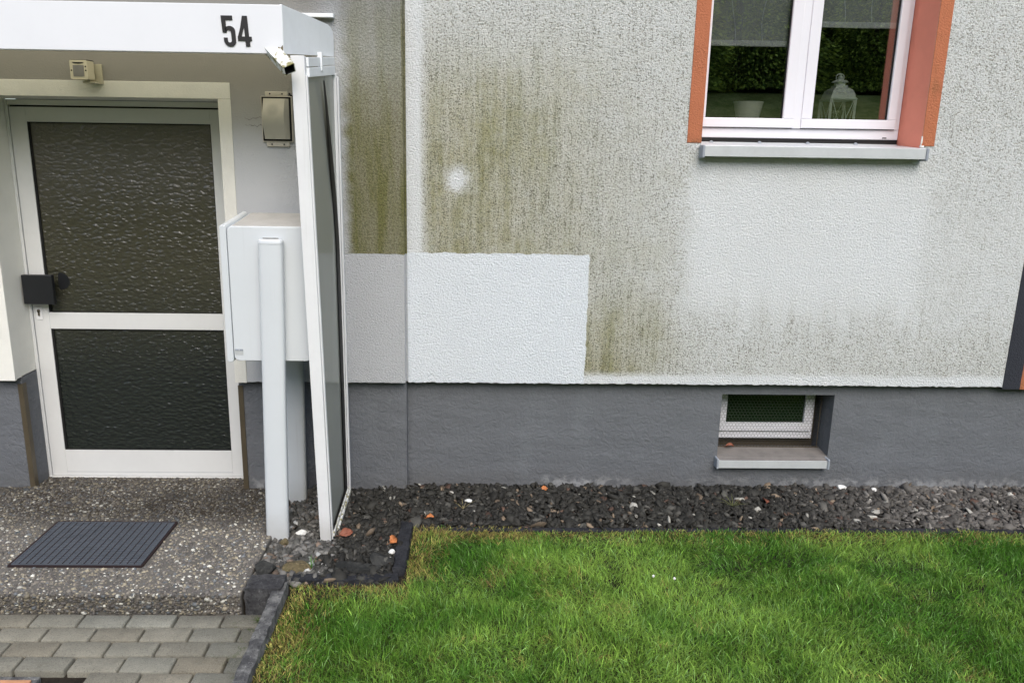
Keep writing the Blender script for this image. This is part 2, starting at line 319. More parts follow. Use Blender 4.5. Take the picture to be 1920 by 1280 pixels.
# ---------------------------------------------------------------- mesh helpers
class MB:
    def __init__(s): s.v = []; s.f = []; s.mi = []
    def add(s, vs, fs, mi=0):
        o = len(s.v); s.v += [tuple(p) for p in vs]; s.f += [tuple(i + o for i in f) for f in fs]; s.mi += [mi] * len(fs); return s
    def box(s, x0, x1, y0, y1, z0, z1, mi=0):
        return s.add([(x0, y0, z0), (x1, y0, z0), (x1, y1, z0), (x0, y1, z0), (x0, y0, z1), (x1, y0, z1), (x1, y1, z1), (x0, y1, z1)],
                     [(0, 3, 2, 1), (4, 5, 6, 7), (0, 1, 5, 4), (1, 2, 6, 5), (2, 3, 7, 6), (3, 0, 4, 7)], mi)
    def hexa(s, P, mi=0):              # 8 points, bottom 4 then top 4
        return s.add(P, [(0, 3, 2, 1), (4, 5, 6, 7), (0, 1, 5, 4), (1, 2, 6, 5), (2, 3, 7, 6), (3, 0, 4, 7)], mi)
    def loft(s, rings, mi=0, caps=True):
        n = len(rings[0]); o = len(s.v)
        for r in rings: s.v += [tuple(p) for p in r]
        for i in range(len(rings) - 1):
            for j in range(n):
                k = (j + 1) % n; s.f.append((o + i * n + j, o + i * n + k, o + (i + 1) * n + k, o + (i + 1) * n + j)); s.mi.append(mi)
        if caps:
            s.f.append(tuple(o + j for j in range(n))[::-1]); s.f.append(tuple(o + (len(rings) - 1) * n + j for j in range(n))); s.mi += [mi, mi]
        return s
    def tube(s, pts, r, n=8, mi=0):
        pts = [Vector(p) for p in pts]; rings = []
        for i, p in enumerate(pts):
            d = (pts[min(i + 1, len(pts) - 1)] - pts[max(i - 1, 0)]).normalized()
            u = d.cross(Vector((0, 0, 1))); u = u.normalized() if u.length > 1e-4 else Vector((1, 0, 0)); v_ = d.cross(u)
            rr = r[i] if isinstance(r, (list, tuple)) else r
            rings.append([p + u * (rr * math.cos(2 * math.pi * k / n)) + v_ * (rr * math.sin(2 * math.pi * k / n)) for k in range(n)])
        return s.loft(rings, mi)
    def lathe(s, cx, cy, prof, n=24, mi=0, square=False, rot=0.0):
        rings = []
        for r, zz in prof:
            if square: rings.append([(cx + r * math.cos(rot + math.pi / 4 + k * math.pi / 2), cy + r * math.sin(rot + math.pi / 4 + k * math.pi / 2), zz) for k in range(4)])
            else: rings.append([(cx + r * math.cos(2 * math.pi * k / n), cy + r * math.sin(2 * math.pi * k / n), zz) for k in range(n)])
        return s.loft(rings, mi)
    def build(s, name, mats, parent=None, bevel=0, smooth=False, seg=2):
        if not isinstance(mats, (list, tuple)): mats = [mats]
        me = bpy.data.meshes.new(name)
        off = Vector(parent['_o']) if parent is not None else Vector((0, 0, 0))
        me.from_pydata([(a - off.x, b - off.y, c_ - off.z) for a, b, c_ in s.v], [], s.f)
        for m_ in mats: me.materials.append(M[m_])
        me.polygons.foreach_set('material_index', s.mi)
        if smooth: me.polygons.foreach_set('use_smooth', [True] * len(me.polygons))
        me.update()
        if smooth: me.set_sharp_from_angle(angle=math.radians(smooth if smooth is not True else 38))
        o = bpy.data.objects.new(name, me); COL.objects.link(o)
        if parent is not None:
            o.parent = parent; o['_o'] = tuple(off)
        else: o['_o'] = (0.0, 0.0, 0.0)
        if bevel:
            b = o.modifiers.new('bevel', 'BEVEL'); b.width = bevel; b.segments = seg; b.limit_method = 'ANGLE'; b.angle_limit = math.radians(40)
        return o
def tag(o, label=None, cat=None, group=None, kind=None):
    if label: o['label'] = label
    if cat: o['category'] = cat
    if group: o['group'] = group
    if kind: o['kind'] = kind
    return o
def thing(name, loc, label, cat, group=None):
    e = bpy.data.objects.new(name, None); COL.objects.link(e); e.location = loc; e['_o'] = tuple(float(v) for v in loc)
    e.empty_display_size = 0.1
    return tag(e, label, cat, group)
def centre(o):                         # move a top-level mesh's origin to its base
    me = o.data; n = len(me.vertices); a = np.empty(n * 3); me.vertices.foreach_get('co', a); a = a.reshape(-1, 3)
    c_ = np.array([(a[:, 0].min() + a[:, 0].max()) / 2, (a[:, 1].min() + a[:, 1].max()) / 2, a[:, 2].min()])
    a -= c_; me.vertices.foreach_set('co', a.ravel()); o.location = c_; me.update(); return o

def npmesh(name, V, F, mat, cols=None, smooth=False, parent=None):
    """V (n,3), F (m,k) with constant k, cols (n,3) per vertex"""
    me = bpy.data.meshes.new(name); V = np.asarray(V, dtype=np.float32); F = np.asarray(F, dtype=np.int32)
    me.vertices.add(len(V)); me.vertices.foreach_set('co', V.ravel())
    k = F.shape[1]; me.loops.add(F.size); me.polygons.add(len(F))
    me.loops.foreach_set('vertex_index', F.ravel()); me.polygons.foreach_set('loop_start', np.arange(0, F.size, k, dtype=np.int32))
    me.polygons.foreach_set('loop_total', np.full(len(F), k, dtype=np.int32))
    if smooth: me.polygons.foreach_set('use_smooth', np.ones(len(F), dtype=bool))
    me.update(calc_edges=True)
    if cols is not None:
        a = me.color_attributes.new('col', 'FLOAT_COLOR', 'POINT'); c4 = np.ones((len(V), 4), dtype=np.float32); c4[:, :3] = cols
        a.data.foreach_set('color', c4.ravel())
    me.materials.append(M[mat]); o = bpy.data.objects.new(name, me); COL.objects.link(o); return o

def vnoise(xx, yy, seed=0):
    xi = np.floor(xx).astype(np.int64); yi = np.floor(yy).astype(np.int64); fx = xx - xi; fy = yy - yi
    fx = fx * fx * (3 - 2 * fx); fy = fy * fy * (3 - 2 * fy)
    def h(a, b):
        t = (a * 374761393 + b * 668265263 + seed * 1442695041) & 0xffffffff
        t = ((t ^ (t >> 13)) * 1274126177) & 0xffffffff
        return ((t ^ (t >> 16)) & 0xffff) / 65535.0
    return (h(xi, yi) * (1 - fx) + h(xi + 1, yi) * fx) * (1 - fy) + (h(xi, yi + 1) * (1 - fx) + h(xi + 1, yi + 1) * fx) * fy
def fbm(xx, yy, seed=0): return vnoise(xx, yy, seed) * 0.55 + vnoise(xx * 2.1, yy * 2.1, seed + 1) * 0.28 + vnoise(xx * 4.3, yy * 4.3, seed + 2) * 0.17

def wallgrid(mb, x0, x1, z0, z1, yf, yb, holes=(), step=0, jit=0.0, mi=0, mih=1, jside=False):
    """front face with rectangular holes, reveals and returns; the lower edge gets a hand-trowelled wobble"""
    xs = sorted({x0, x1, *[h[0] for h in holes], *[h[1] for h in holes]}); zs = sorted({z0, z1, *[max(h[2], z0) for h in holes], *[min(h[3], z1) for h in holes]})
    if step:
        fx = []
        for a, b in zip(xs[:-1], xs[1:]):
            n_ = max(1, int((b - a) / step)); fx += [a + (b - a) * i / n_ for i in range(n_)]
        xs = fx + [xs[-1]]
        zs = [zs[0], zs[0] + 0.03] + zs[1:]
    idx = {}
    def vid(i, j, k):
        if (i, j, k) not in idx:
            zz = zs[j]
            if jit and j == 0: zz += (random.random() - 0.5) * jit + jit * 0.8 * (vnoise(np.array([xs[i] * 3.0]), np.array([0.5]), 3)[0] - 0.5)
            idx[(i, j, k)] = len(mb.v); mb.v.append((xs[i], yf if k == 0 else yb, zz))
        return idx[(i, j, k)]
    def inside(i, j):
        if i < 0 or j < 0 or i >= len(xs) - 1 or j >= len(zs) - 1: return False
        cx, cz = (xs[i] + xs[i + 1]) / 2, (zs[j] + zs[j + 1]) / 2
        return not any(h[0] < cx < h[1] and h[2] < cz < h[3] for h in holes)
    for i in range(len(xs) - 1):
        for j in range(len(zs) - 1):
            if not inside(i, j): continue
            mb.f.append((vid(i, j, 0), vid(i + 1, j, 0), vid(i + 1, j + 1, 0), vid(i, j + 1, 0))); mb.mi.append(mi)
            for di, dj, a, b in ((-1, 0, (i, j + 1), (i, j)), (1, 0, (i + 1, j), (i + 1, j + 1)), (0, -1, (i, j), (i + 1, j)), (0, 1, (i + 1, j + 1), (i, j + 1))):
                if not inside(i + di, j + dj):
                    outer = (i + di < 0 or i + di >= len(xs) - 1 or j + dj < 0 or j + dj >= len(zs) - 1)
                    mb.f.append((vid(*b, 0), vid(*a, 0), vid(*a, 1), vid(*b, 1))); mb.mi.append(mi if outer else mih)

# ================================================================ THE HOUSE
TOP = 5.6
H = thing('house', (0.0, 0.2, 0.0), 'rendered apartment house with white algae-stained facade, grey plinth and glazed entrance door', 'house')
b = MB(); wallgrid(b, -0.325, 2.966, 0.715, TOP, -0.055, 0.22, [(1.184, 2.322, 1.992, 3.32)], 0.013, 0.006)
b.build('facade_wall', ['wall', 'orange_smooth'], H)
b = MB(); wallgrid(b, -4.6, -0.335, 0.728, TOP, -0.115, 0.105, [(-2.405, -1.245, 0.5, 2.173)], 0.015, 0.004)
b.box(-0.335, -0.325, -0.062, 0.1, 0.722, TOP)
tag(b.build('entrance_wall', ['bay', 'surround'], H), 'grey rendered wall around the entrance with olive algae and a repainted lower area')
b = MB(); wallgrid(b, -0.335, 4.6, -0.25, 0.72, 0.0, 0.30, [(1.425, 2.062, 0.262, 0.643)])
b.box(-4.6, -2.405, -0.06, 0.104, -0.25, 0.732); b.box(-1.245, -0.3352, -0.06, 0.104, -0.25, 0.732)
b.build('plinth', ['plinth', 'plinth'], H)
b = MB(); b.box(-1.2445, -1.182, -0.1185, -0.10, 0.722, 2.1725); b.box(-2.49, -2.4055, -0.1185, -0.10, 0.722, 2.1725); b.box(-2.49, -1.182, -0.1185, -0.10, 2.1735, 2.25)
b.build('door_surround', 'surround', H, 0.002)
for x0, x1 in ((1.109, 1.1835), (2.3225, 2.39)):
    b = MB(); b.box(x0, x1, -0.0585, -0.03, 2.0, 3.40); b.build('window_surround', 'orange', H, 0.002)
b = MB(); b.box(2.9665, 3.066, -0.058, 0.2, 0.70, TOP); b.build('dark_band', 'darkband', H, 0.003)
b = MB(); b.box(3.0665, 4.6, -0.055, 0.2, 0.70, TOP); b.build('orange_band', 'orange', H, 0.003)
for x0 in (-1.2415, -2.4285):
    b = MB(); b.box(x0, x0 + 0.020, -0.0665, -0.0605, 0.05, 0.69)
    xx = x0 - 0.0065 if x0 > -2 else x0 + 0.0205
    b.box(xx, xx + 0.006, -0.0665, -0.030, 0.05, 0.69); b.build('corner_profile', 'bronze', H)
# interior
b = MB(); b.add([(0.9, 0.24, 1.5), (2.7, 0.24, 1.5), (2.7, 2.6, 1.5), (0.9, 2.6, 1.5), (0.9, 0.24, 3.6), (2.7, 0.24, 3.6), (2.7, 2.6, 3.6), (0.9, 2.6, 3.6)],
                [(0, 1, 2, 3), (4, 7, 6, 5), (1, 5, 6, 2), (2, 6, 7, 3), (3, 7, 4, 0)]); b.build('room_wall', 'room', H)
b = MB(); b.box(1.0, 2.55, 0.245, 0.50, 2.06, 2.10); b.build('inner_sill', 'innersill', H, 0.004)

# ---- upper window
wf = MB(); WY = 0.175
def frame(mb, x0, x1, z0, z1, y0, y1, l, r, bt, tp, mi=0):
    mb.box(x0, x1, y0, y1, z0, z0 + bt, mi); mb.box(x0, x1, y0, y1, z1 - tp, z1, mi)
    mb.box(x0, x0 + l, y0, y1, z0 + bt, z1 - tp, mi); mb.box(x1 - r, x1, y0, y1, z0 + bt, z1 - tp, mi)
frame(wf, 1.186, 2.320, 2.035, 3.318, WY, 0.235, 0.035, 0.028, 0.052, 0.05)
wf.box(1.732, 1.778, WY - 0.012, 0.235, 2.0875, 3.268)
W = wf.build('window', 'upvc', H, 0.003)
for x0, x1, xl, xr in ((1.222, 1.735, 0.035, 0.060), (1.775, 2.290, 0.058, 0.046)):
    s_ = MB(); frame(s_, x0, x1, 2.090, 3.266, WY - 0.018, WY - 0.0005, xl, xr, 0.048, 0.05)
    frame(s_, x0 + xl - 0.012, x1 - xr + 0.012, 2.128, 3.226, WY - 0.010, WY - 0.0002, 0.0125, 0.0125, 0.0105, 0.0105)
    s_.build('sash', 'upvc', W, 0.0035)
    s_ = MB(); frame(s_, x0 - 0.0022, x1 + 0.0022, 2.0878, 3.2682, WY - 0.0035, WY - 0.0006, 0.006, 0.006, 0.006, 0.006); s_.build('joint_seal', 'rubber', W)
    g_ = MB(); frame(g_, x0 + xl - 0.0002, x1 - xr + 0.0002, 2.1378, 3.2162, WY - 0.006, WY + 0.012, 0.004, 0.004, 0.003, 0.003); g_.build('seal', 'rubber', W)
    p_ = MB(); p_.box(x0 + xl, x1 - xr, WY + 0.001, WY + 0.005, 2.138, 3.216); p_.build('pane', 'glass', W)
s_ = MB(); s_.box(1.19, 2.316, WY - 0.004, WY + 0.04, 2.012, 2.0345); s_.build('seal', 'rubber', W)
for x0 in (1.197, 2.235):
    s_ = MB(); s_.box(x0, x0 + 0.022, WY - 0.003, WY + 0.001, 2.043, 2.048); s_.build('drain_slot', 'black', W)
s_ = MB()                                # sheet metal sill: back upstand, sloped top, front lip
s_.hexa([(1.187, -0.115, 1.984), (2.318, -0.115, 1.984), (2.318, WY - 0.008, 2.004), (1.187, WY - 0.008, 2.004), (1.187, -0.115, 1.987), (2.318, -0.115, 1.987), (2.318, WY - 0.008, 2.008), (1.187, WY - 0.008, 2.008)])
s_.box(1.187, 2.318, -0.1185, -0.1155, 1.934, 1.987); s_.box(1.187, 2.318, WY - 0.008, WY - 0.005, 2.004, 2.012)
sill = s_.build('sill', 'steel', W, 0.001)
for x0 in (1.174, 2.3185):
    s_ = MB(); s_.hexa([(x0, -0.126, 1.925), (x0 + 0.013, -0.126, 1.925), (x0 + 0.013, -0.06, 1.925), (x0, -0.06, 1.925), (x0, -0.126, 1.990), (x0 + 0.013, -0.126, 1.990), (x0 + 0.013, -0.06, 1.9905), (x0, -0.06, 1.9905)]); s_.build('sill_end_cap', 'cap', W, 0.005)
for k_ in range(4):
    s_ = MB(); cx = 1.30 + k_ * 0.262; s_.tube([(cx, WY - 0.012, 2.010), (cx, WY - 0.020, 2.008)], 0.010, 10); s_.build('screw', 'cap', W)
s_ = MB(); s_.tube([(2.322, -0.056, 2.05), (2.3225, -0.058, 2.02), (2.316, -0.060, 2.0), (2.33, -0.062, 1.995)], [0.004, 0.005, 0.006, 0.009], 8)
tag(s_.build('filler_blob', 'rockwhite', W, 0, True), 'dab of white filler in the lower corner of the reveal')

# ---- basement window
b = MB(); BY = 0.15
frame(b, 1.45, 2.025, 0.330, 0.68, BY, 0.20, 0.02, 0.012, 0.045, 0.02); frame(b, 1.471, 2.010, 0.379, 0.66, BY - 0.014, BY + 0.02, 0.036, 0.046, 0.050, 0.03)
BW = b.build('basement_window', 'upvc', H, 0.003)
b = MB(); b.box(1.507, 1.964, BY + 0.0, BY + 0.006, 0.4295, 0.63); b.build('pane', 'bglass', BW)
b = MB(); b.box(1.426, 2.061, 0.21, 0.23, 0.262, 0.643); b.build('backing', 'bronze', BW)
b = MB(); b.hexa([(1.4255, 0.0, 0.262), (2.0615, 0.0, 0.262), (2.0615, BY - 0.02, 0.262), (1.4255, BY - 0.02, 0.262), (1.4255, 0.0, 0.2755), (2.0615, 0.0, 0.2755), (2.0615, BY - 0.02, 0.288), (1.4255, BY - 0.02, 0.288)])
b.hexa([(1.4255, -0.040, 0.260), (2.0515, -0.040, 0.260), (2.0515, -0.0005, 0.260), (1.4255, -0.0005, 0.260), (1.4255, -0.040, 0.2635), (2.0515, -0.040, 0.2635), (2.0515, -0.0005, 0.2735), (1.4255, -0.0005, 0.2735)])
BS = b.build('sill', 'silltop', BW)
b = MB(); b.box(1.424, 2.044, -0.0445, -0.0405, 0.220, 0.2655); b.build('sill_lip', 'steel', BW, 0.001)
for x0 in (1.411, 2.0445):
    b = MB(); b.box(x0, x0 + 0.0125, -0.052, 0.012, 0.215, 0.276); b.build('sill_end_cap', 'cap', BW, 0.005)
b = MB(); a_ = 0.0112                    # hexagonal chicken wire in front of the window
cw = a_ * math.sqrt(3); j = 0; zz = 0.290
def wire(p, q):
    d = Vector(q) - Vector(p); n_ = Vector((-d.z, 0, d.x)).normalized() * 0.00078
    y0 = BY - 0.034; P = Vector(p); Q = Vector(q)
    b.add([(P + n_) + Vector((0, 0, 0)), (Q + n_), Q + Vector((0, -0.0015, 0)), P + Vector((0, -0.0015, 0)), P - n_, Q - n_], [(0, 1, 2, 3), (3, 2, 5, 4)])
y0 = BY - 0.034
while zz < 0.645:
    xx = 1.432 + (cw / 2 if j % 2 else 0)
    while xx < 2.045:
        t = (xx, y0, zz + a_); ur = (xx + cw / 2, y0, zz + a_ / 2); lr = (xx + cw / 2, y0, zz - a_ / 2); ul = (xx - cw / 2, y0, zz + a_ / 2)
        wire(t, ur); wire(ur, lr); wire(ul, t); xx += cw
    zz += a_ * 1.5; j += 1
tag(b.build('wire_mesh', 'wire', BW), 'hexagonal wire mesh stretched over the cellar window')
b = MB(); b.box(1.428, 2.058, y0 - 0.003, y0 + 0.001, 0.289, 0.293); b.box(2.043, 2.047, y0 - 0.003, y0 + 0.001, 0.293, 0.643); b.build('mesh_frame', 'bronze', BW)

# ---- entrance door
b = MB(); DY = 0.09
b.box(-2.4045, -2.3875, DY - 0.006, 0.14, 0.06, 2.17); b.box(-1.262, -1.2455, DY - 0.006, 0.14, 0.06, 2.17); b.box(-2.387, -1.2625, DY - 0.006, 0.14, 2.143, 2.17)
DF = b.build('door', 'alu_door', H, 0.002)
b = MB(); b.box(-2.387, -1.2625, DY + 0.02, 0.14, 2.05, 2.1425); b.box(-2.387, -2.36, DY + 0.02, 0.14, 0.09, 2.0); b.build('door_seal', 'black', DF)
b = MB(); b.box(-2.3845, -2.301, DY, 0.135, 0.098, 2.134); b.box(-1.355, -1.266, DY, 0.135, 0.098, 2.134)
b.box(-2.3008, -1.3552, DY, 0.135, 2.060, 2.134); b.box(-2.3008, -1.3552, DY, 0.135, 0.962, 1.053); b.box(-2.3008, -1.3552, DY, 0.135, 0.098, 0.253)
DL = b.build('door_leaf', 'alu_door', DF, 0.0015)
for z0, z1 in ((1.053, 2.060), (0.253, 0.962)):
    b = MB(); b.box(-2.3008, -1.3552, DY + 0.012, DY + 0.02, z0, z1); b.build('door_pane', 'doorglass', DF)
    b = MB(); frame(b, -2.3008, -1.3552, z0, z1, DY + 0.0045, DY + 0.0115, 0.012, 0.004, 0.004, 0.006); b.build('glazing_bead', 'black', DF)
b = MB(); b.box(-2.394, -2.232, DY - 0.062, DY - 0.035, 1.109, 1.268); b.box(-2.36, -2.31, DY - 0.035, DY - 0.0005, 1.15, 1.22); b.build('push_handle', 'blackplastic', DF, 0.003)
b = MB(); rr = [(-2.232, DY + 0.006, 1.20)]
b.loft([[(-2.226 + 0.052 * math.cos(t) ** 1 * (1 if math.cos(t) > 0 else .2), yy, 1.225 + 0.047 * math.sin(t)) for t in [k_ * math.pi / 10 for k_ in range(20)]] for yy in (DY + 0.0105, DY + 0.0118)])
b.build('inner_handle', 'blackplastic', DF)
b = MB(); b.box(-2.369, -2.335, DY - 0.004, DY - 0.0003, 1.013, 1.085); L_ = b.build('lock_plate', 'alu', DF, 0.002)
b = MB(); b.tube([(-2.353, DY - 0.0045, 1.062), (-2.353, DY - 0.008, 1.062)], 0.0085, 12); b.box(-2.3575, -2.3485, DY - 0.008, DY - 0.0045, 1.035, 1.060); b.build('lock_cylinder', 'bronze', DF)
b = MB(); b.box(-2.40, -1.25, DY - 0.012, 0.14, 0.070, 0.096); b.build('threshold', 'alu', DF, 0.002)
for z_ in (0.088, ):
    b = MB(); b.box(-2.3, -1.355, DY - 0.0008, DY - 0.0002, 0.120, 0.1215); b.build('rail_joint', 'cap', DF)
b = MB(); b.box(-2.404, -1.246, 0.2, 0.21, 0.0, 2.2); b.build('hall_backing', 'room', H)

# ---------------------------------------------------------------- canopy
C_ = thing('entrance_canopy', (-1.8, -0.4, 2.3), 'white metal canopy over the entrance door carrying the black number 54', 'canopy')
# front fascia (front y -0.70, lower edge 2.318, rises a little to the wall)
def slab_side(mb, p0, p1, z0a, z1a, z0b, z1b, t=0.012, mi=0):
    d = Vector((p1[0] - p0[0], p1[1] - p0[1], 0)).normalized(); n_ = Vector((-d.y, d.x, 0)) * t
    mb.hexa([(p0[0], p0[1], z0a), (p1[0], p1[1], z0b), (p1[0] + n_.x, p1[1] + n_.y, z0b), (p0[0] + n_.x, p0[1] + n_.y, z0a),
             (p0[0], p0[1], z1a), (p1[0], p1[1], z1b), (p1[0] + n_.x, p1[1] + n_.y, z1b), (p0[0] + n_.x, p0[1] + n_.y, z1a)], mi)
b = MB(); b.box(-2.95, -0.7785, -0.70, -0.688, 2.318, 2.508); b.box(-2.95, -0.7785, -0.6875, -0.66, 2.3185, 2.3245); b.box(-2.95, -0.79, -0.6875, -0.655, 2.498, 2.5075)
b.build('fascia', 'fascia', C_, 0.002)
b = MB()                                 # side sheet with rounded rear top corner
prof = [(0, 2.318), (1, 2.378), (1, 2.47), (0.985, 2.49), (0.95, 2.505), (0.88, 2.513), (0.5, 2.512), (0, 2.510)]
P0 = Vector((-0.778, -0.699)); P1 = Vector((-0.664, -0.135)); dn = (P1 - P0).normalized(); nn = Vector((-dn.y, dn.x)) * 0.010
b.loft([[(P0.x + (P1.x - P0.x) * t + k_ * nn.x, P0.y + (P1.y - P0.y) * t + k_ * nn.y, zz) for t, zz in prof] for k_ in (0, 1)])
b.build('side_fascia', 'fascia_side', C_, 0.001)
b = MB(); b.add([(-2.94, -0.65, 2.45), (-0.80, -0.65, 2.45), (-0.69, -0.12, 2.50), (-2.94, -0.12, 2.50)], [(0, 1, 2, 3)])
b.build('roof_panel', 'roof', C_)
b = MB(); b.box(-2.90, -0.660, -0.150, -0.117, 2.553, 2.571); b.build('wall_flashing', 'fascia_side', C_, 0.002)
b = MB(); b.box(-2.95, -2.938, -0.6875, -0.12, 2.318, 2.50); b.build('side_fascia', 'fascia_side', C_)
b = MB()                                 # square drain spout poking forward and down
a0 = Vector((-0.862, -0.650, 2.362)); a1 = Vector((-0.742, -0.765, 2.250)); d = (a1 - a0).normalized(); u = Vector((1, 0.0, 0)); u = (u - d * u.dot(d)).normalized(); v_ = d.cross(u)
def ringsq(p, h): return [p + u * h * sx + v_ * h * sy for sx, sy in ((-1, -.8), (1, -.8), (1, .8), (-1, .8))]
b.loft([ringsq(a0, 0.0255), ringsq(a1, 0.0255)], 0, False); b.loft([ringsq(a1, 0.022), ringsq(a0, 0.022)], 1, False)
k0 = len(b.v); b.add(ringsq(a1, 0.0255) + ringsq(a1, 0.022), [(0, 1, 5, 4), (1, 2, 6, 5), (2, 3, 7, 6), (3, 0, 4, 7)]); b.add(ringsq(a0 + d * 0.03, 0.022), [(0, 1, 2, 3)], 1)
b.build('drain_spout', ['spout', 'black'], C_)
b = MB(); b.loft([[(a, yy, c_) for a, c_ in ((-0.822, 2.3185), (-0.7795, 2.3185), (-0.7800, 2.352), (-0.790, 2.341), (-0.799, 2.345), (-0.806, 2.331), (-0.818, 2.328))] for yy in (-0.7005, -0.7022)])
tag(b.build('corner_damage', 'rockbrown', C_), 'mossy broken patch at the lower corner of the fascia')
# house number 54, traced from the sign as plates 4 mm thick standing on the fascia
def px(zx, zy): return (390 + zx / 14.218, 10 + zy / 14.222)
def digit(outline, hole=None):
    def tow(p):
        X_, Y_ = px(*p); return (-1.038 + (X_ - 410) * 0.002077 + (Y_ - 30) * -0.00010, 2.461 - (Y_ - 30) * 0.002017)
    o = [tow(p) for p in outline]
    bm = MB(); n_ = len(o)
    if hole is None:
        bm.loft([[(a, -0.7005, c_) for a, c_ in o], [(a, -0.7045, c_) for a, c_ in o]])
    return o, bm
def arc(cx, cy, rx, ry, a0, a1, n_=12): return [(cx + rx * math.cos(math.radians(a0 + (a1 - a0) * i / n_)), cy + ry * math.sin(math.radians(a0 + (a1 - a0) * i / n_))) for i in range(n_ + 1)]
SK = 0.055
def sk(pts): return [(x_ + (y_ - 270) * SK, y_) for x_, y_ in pts]
# five: as quads strips (outer path / inner path)
five_bar = sk([(345, 275), (660, 275), (660, 392), (463, 392), (463, 600), (455, 735), (352, 735)])
outer = sk(arc(555, 690, 150, 135, -150, 0, 10) + [(705, 930)] + arc(540, 960, 165, 160, 0, 178, 14)); inner = sk(arc(520, 740, 68, 75, -175, 0, 10) + [(588, 930)] + arc(530, 955, 58, 55, 0, 178, 14))
outer[-1] = sk([(365, 875)])[0]; outer[-2] = sk([(372, 985)])[0]; inner[-1] = sk([(472, 875)])[0]; inner[-2] = sk([(475, 965)])[0]
def tow(p):
    X_, Y_ = px(*p); return (-1.038 + (X_ - 410) * 0.002077, 2.461 - (Y_ - 30) * 0.002017)
def plate(mb, poly):
    o = [tow(p) for p in poly]; mb.loft([[(a, -0.7005, c_) for a, c_ in o], [(a, -0.7045, c_) for a, c_ in o]])
def strip(mb, A, B):
    n_ = len(A); vs = [(*tow(p), -0.7045) for p in A] + [(*tow(p), -0.7045) for p in B] + [(*tow(p), -0.7005) for p in A] + [(*tow(p), -0.7005) for p in B]
    vs = [(a, c_, b_) for a, b_, c_ in vs]; fs = []
    for i in range(n_ - 1): fs += [(i, i + 1, n_ + i + 1, n_ + i), (2 * n_ + i, 2 * n_ + i + 1, i + 1, i), (3 * n_ + i, 3 * n_ + i + 1, n_ + i + 1, n_ + i)]
    fs += [(0, n_, 3 * n_, 2 * n_), (n_ - 1, 2 * n_ - 1, 4 * n_ - 1, 3 * n_ - 1)]
    mb.add(vs, fs)
b = MB(); plate(b, sk([(345, 275), (660, 275), (660, 392), (463, 392)] + [(345, 392)])); plate(b, sk([(345, 393), (463, 393), (463, 735), (352, 735)])); strip(b, outer, inner)
tag(b.build('number_digit', 'digit', C_), 'black metal digit 5')
b = MB()
plate(b, sk([(940, 275), (1080, 275), (1080, 600), (965, 600), (858, 600)])); plate(b, sk([(858, 600), (955, 600), (870, 840), (772, 840)])); plate(b, sk([(968, 600), (1080, 600), (1080, 840), (968, 840)]))
plate(b, sk([(764, 840), (1150, 840), (1150, 955), (764, 955)])); plate(b, sk([(968, 955), (1090, 955), (1090, 1105), (968, 1105)]))
tag(b.build('number_digit', 'digit', C_), 'black metal digit 4')

# ---------------------------------------------------------------- side screen of the canopy
S_ = thing('side_screen', (-0.67, -0.38, 0.07), 'tall grey acrylic wind screen in white metal frame on the right of the entrance', 'wind screen')
def leanbox(mb, x0b, x1b, y0b, y1b, zb, x0t, x1t, y0t, y1t, zt, mi=0):
    mb.hexa([(x0b, y0b, zb), (x1b, y0b, zb), (x1b, y1b, zb), (x0b, y1b, zb), (x0t, y0t, zt), (x1t, y0t, zt), (x1t, y1t, zt), (x0t, y1t, zt)], mi)
b = MB(); leanbox(b, -0.716, -0.664, -0.632, -0.592, 0.0, -0.758, -0.700, -0.672, -0.632, 2.316); leanbox(b, -0.6635, -0.657, -0.620, -0.600, 0.07, -0.6995, -0.692, -0.660, -0.640, 2.24)
tag(b.build('post', 'alu', S_, 0.002), 'white front post, dirty at its foot')
b = MB(); leanbox(b, -0.668, -0.652, -0.150, -0.128, 0.12, -0.672, -0.655, -0.150, -0.128, 2.30); leanbox(b, -0.650, -0.641, -0.146, -0.124, 0.12, -0.653, -0.645, -0.146, -0.124, 2.285); b.build('rear_stile', 'alu', S_, 0.002)
b = MB(); b.hexa([(-0.698, -0.650, 2.232), (-0.684, -0.650, 2.232), (-0.658, -0.150, 2.292), (-0.672, -0.150, 2.292), (-0.698, -0.650, 2.270), (-0.684, -0.650, 2.270), (-0.658, -0.150, 2.334), (-0.672, -0.150, 2.334)])
b.hexa([(-0.698, -0.650, 2.274), (-0.686, -0.650, 2.274), (-0.660, -0.150, 2.338), (-0.672, -0.150, 2.338), (-0.698, -0.650, 2.312), (-0.686, -0.650, 2.312), (-0.660, -0.150, 2.374), (-0.672, -0.150, 2.374)])
b.box(-0.688, -0.668, -0.44, -0.415, 2.28, 2.36); b.build('top_rail', 'fascia_side', S_, 0.0015)
b = MB(); b.hexa([(-0.664, -0.615, 0.085), (-0.650, -0.615, 0.085), (-0.650, -0.128, 0.105), (-0.664, -0.128, 0.105), (-0.664, -0.615, 0.108), (-0.650, -0.615, 0.108), (-0.650, -0.128, 0.135), (-0.664, -0.128, 0.135)])
b.hexa([(-0.649, -0.55, 0.078), (-0.641, -0.52, 0.078), (-0.641, -0.128, 0.100), (-0.649, -0.128, 0.100), (-0.649, -0.55, 0.090), (-0.641, -0.52, 0.088), (-0.641, -0.128, 0.125), (-0.649, -0.128, 0.125)]); tag(b.build('bottom_rail', 'spout', S_, 0.0015), 'flaking white bottom rail with green algae')
b = MB(); b.hexa([(-0.668, -0.605, 0.110), (-0.664, -0.605, 0.110), (-0.664, -0.150, 0.136), (-0.668, -0.150, 0.136), (-0.700, -0.645, 2.236), (-0.696, -0.645, 2.236), (-0.668, -0.150, 2.30), (-0.672, -0.150, 2.30)]); b.build('panel', 'acrylic', S_)
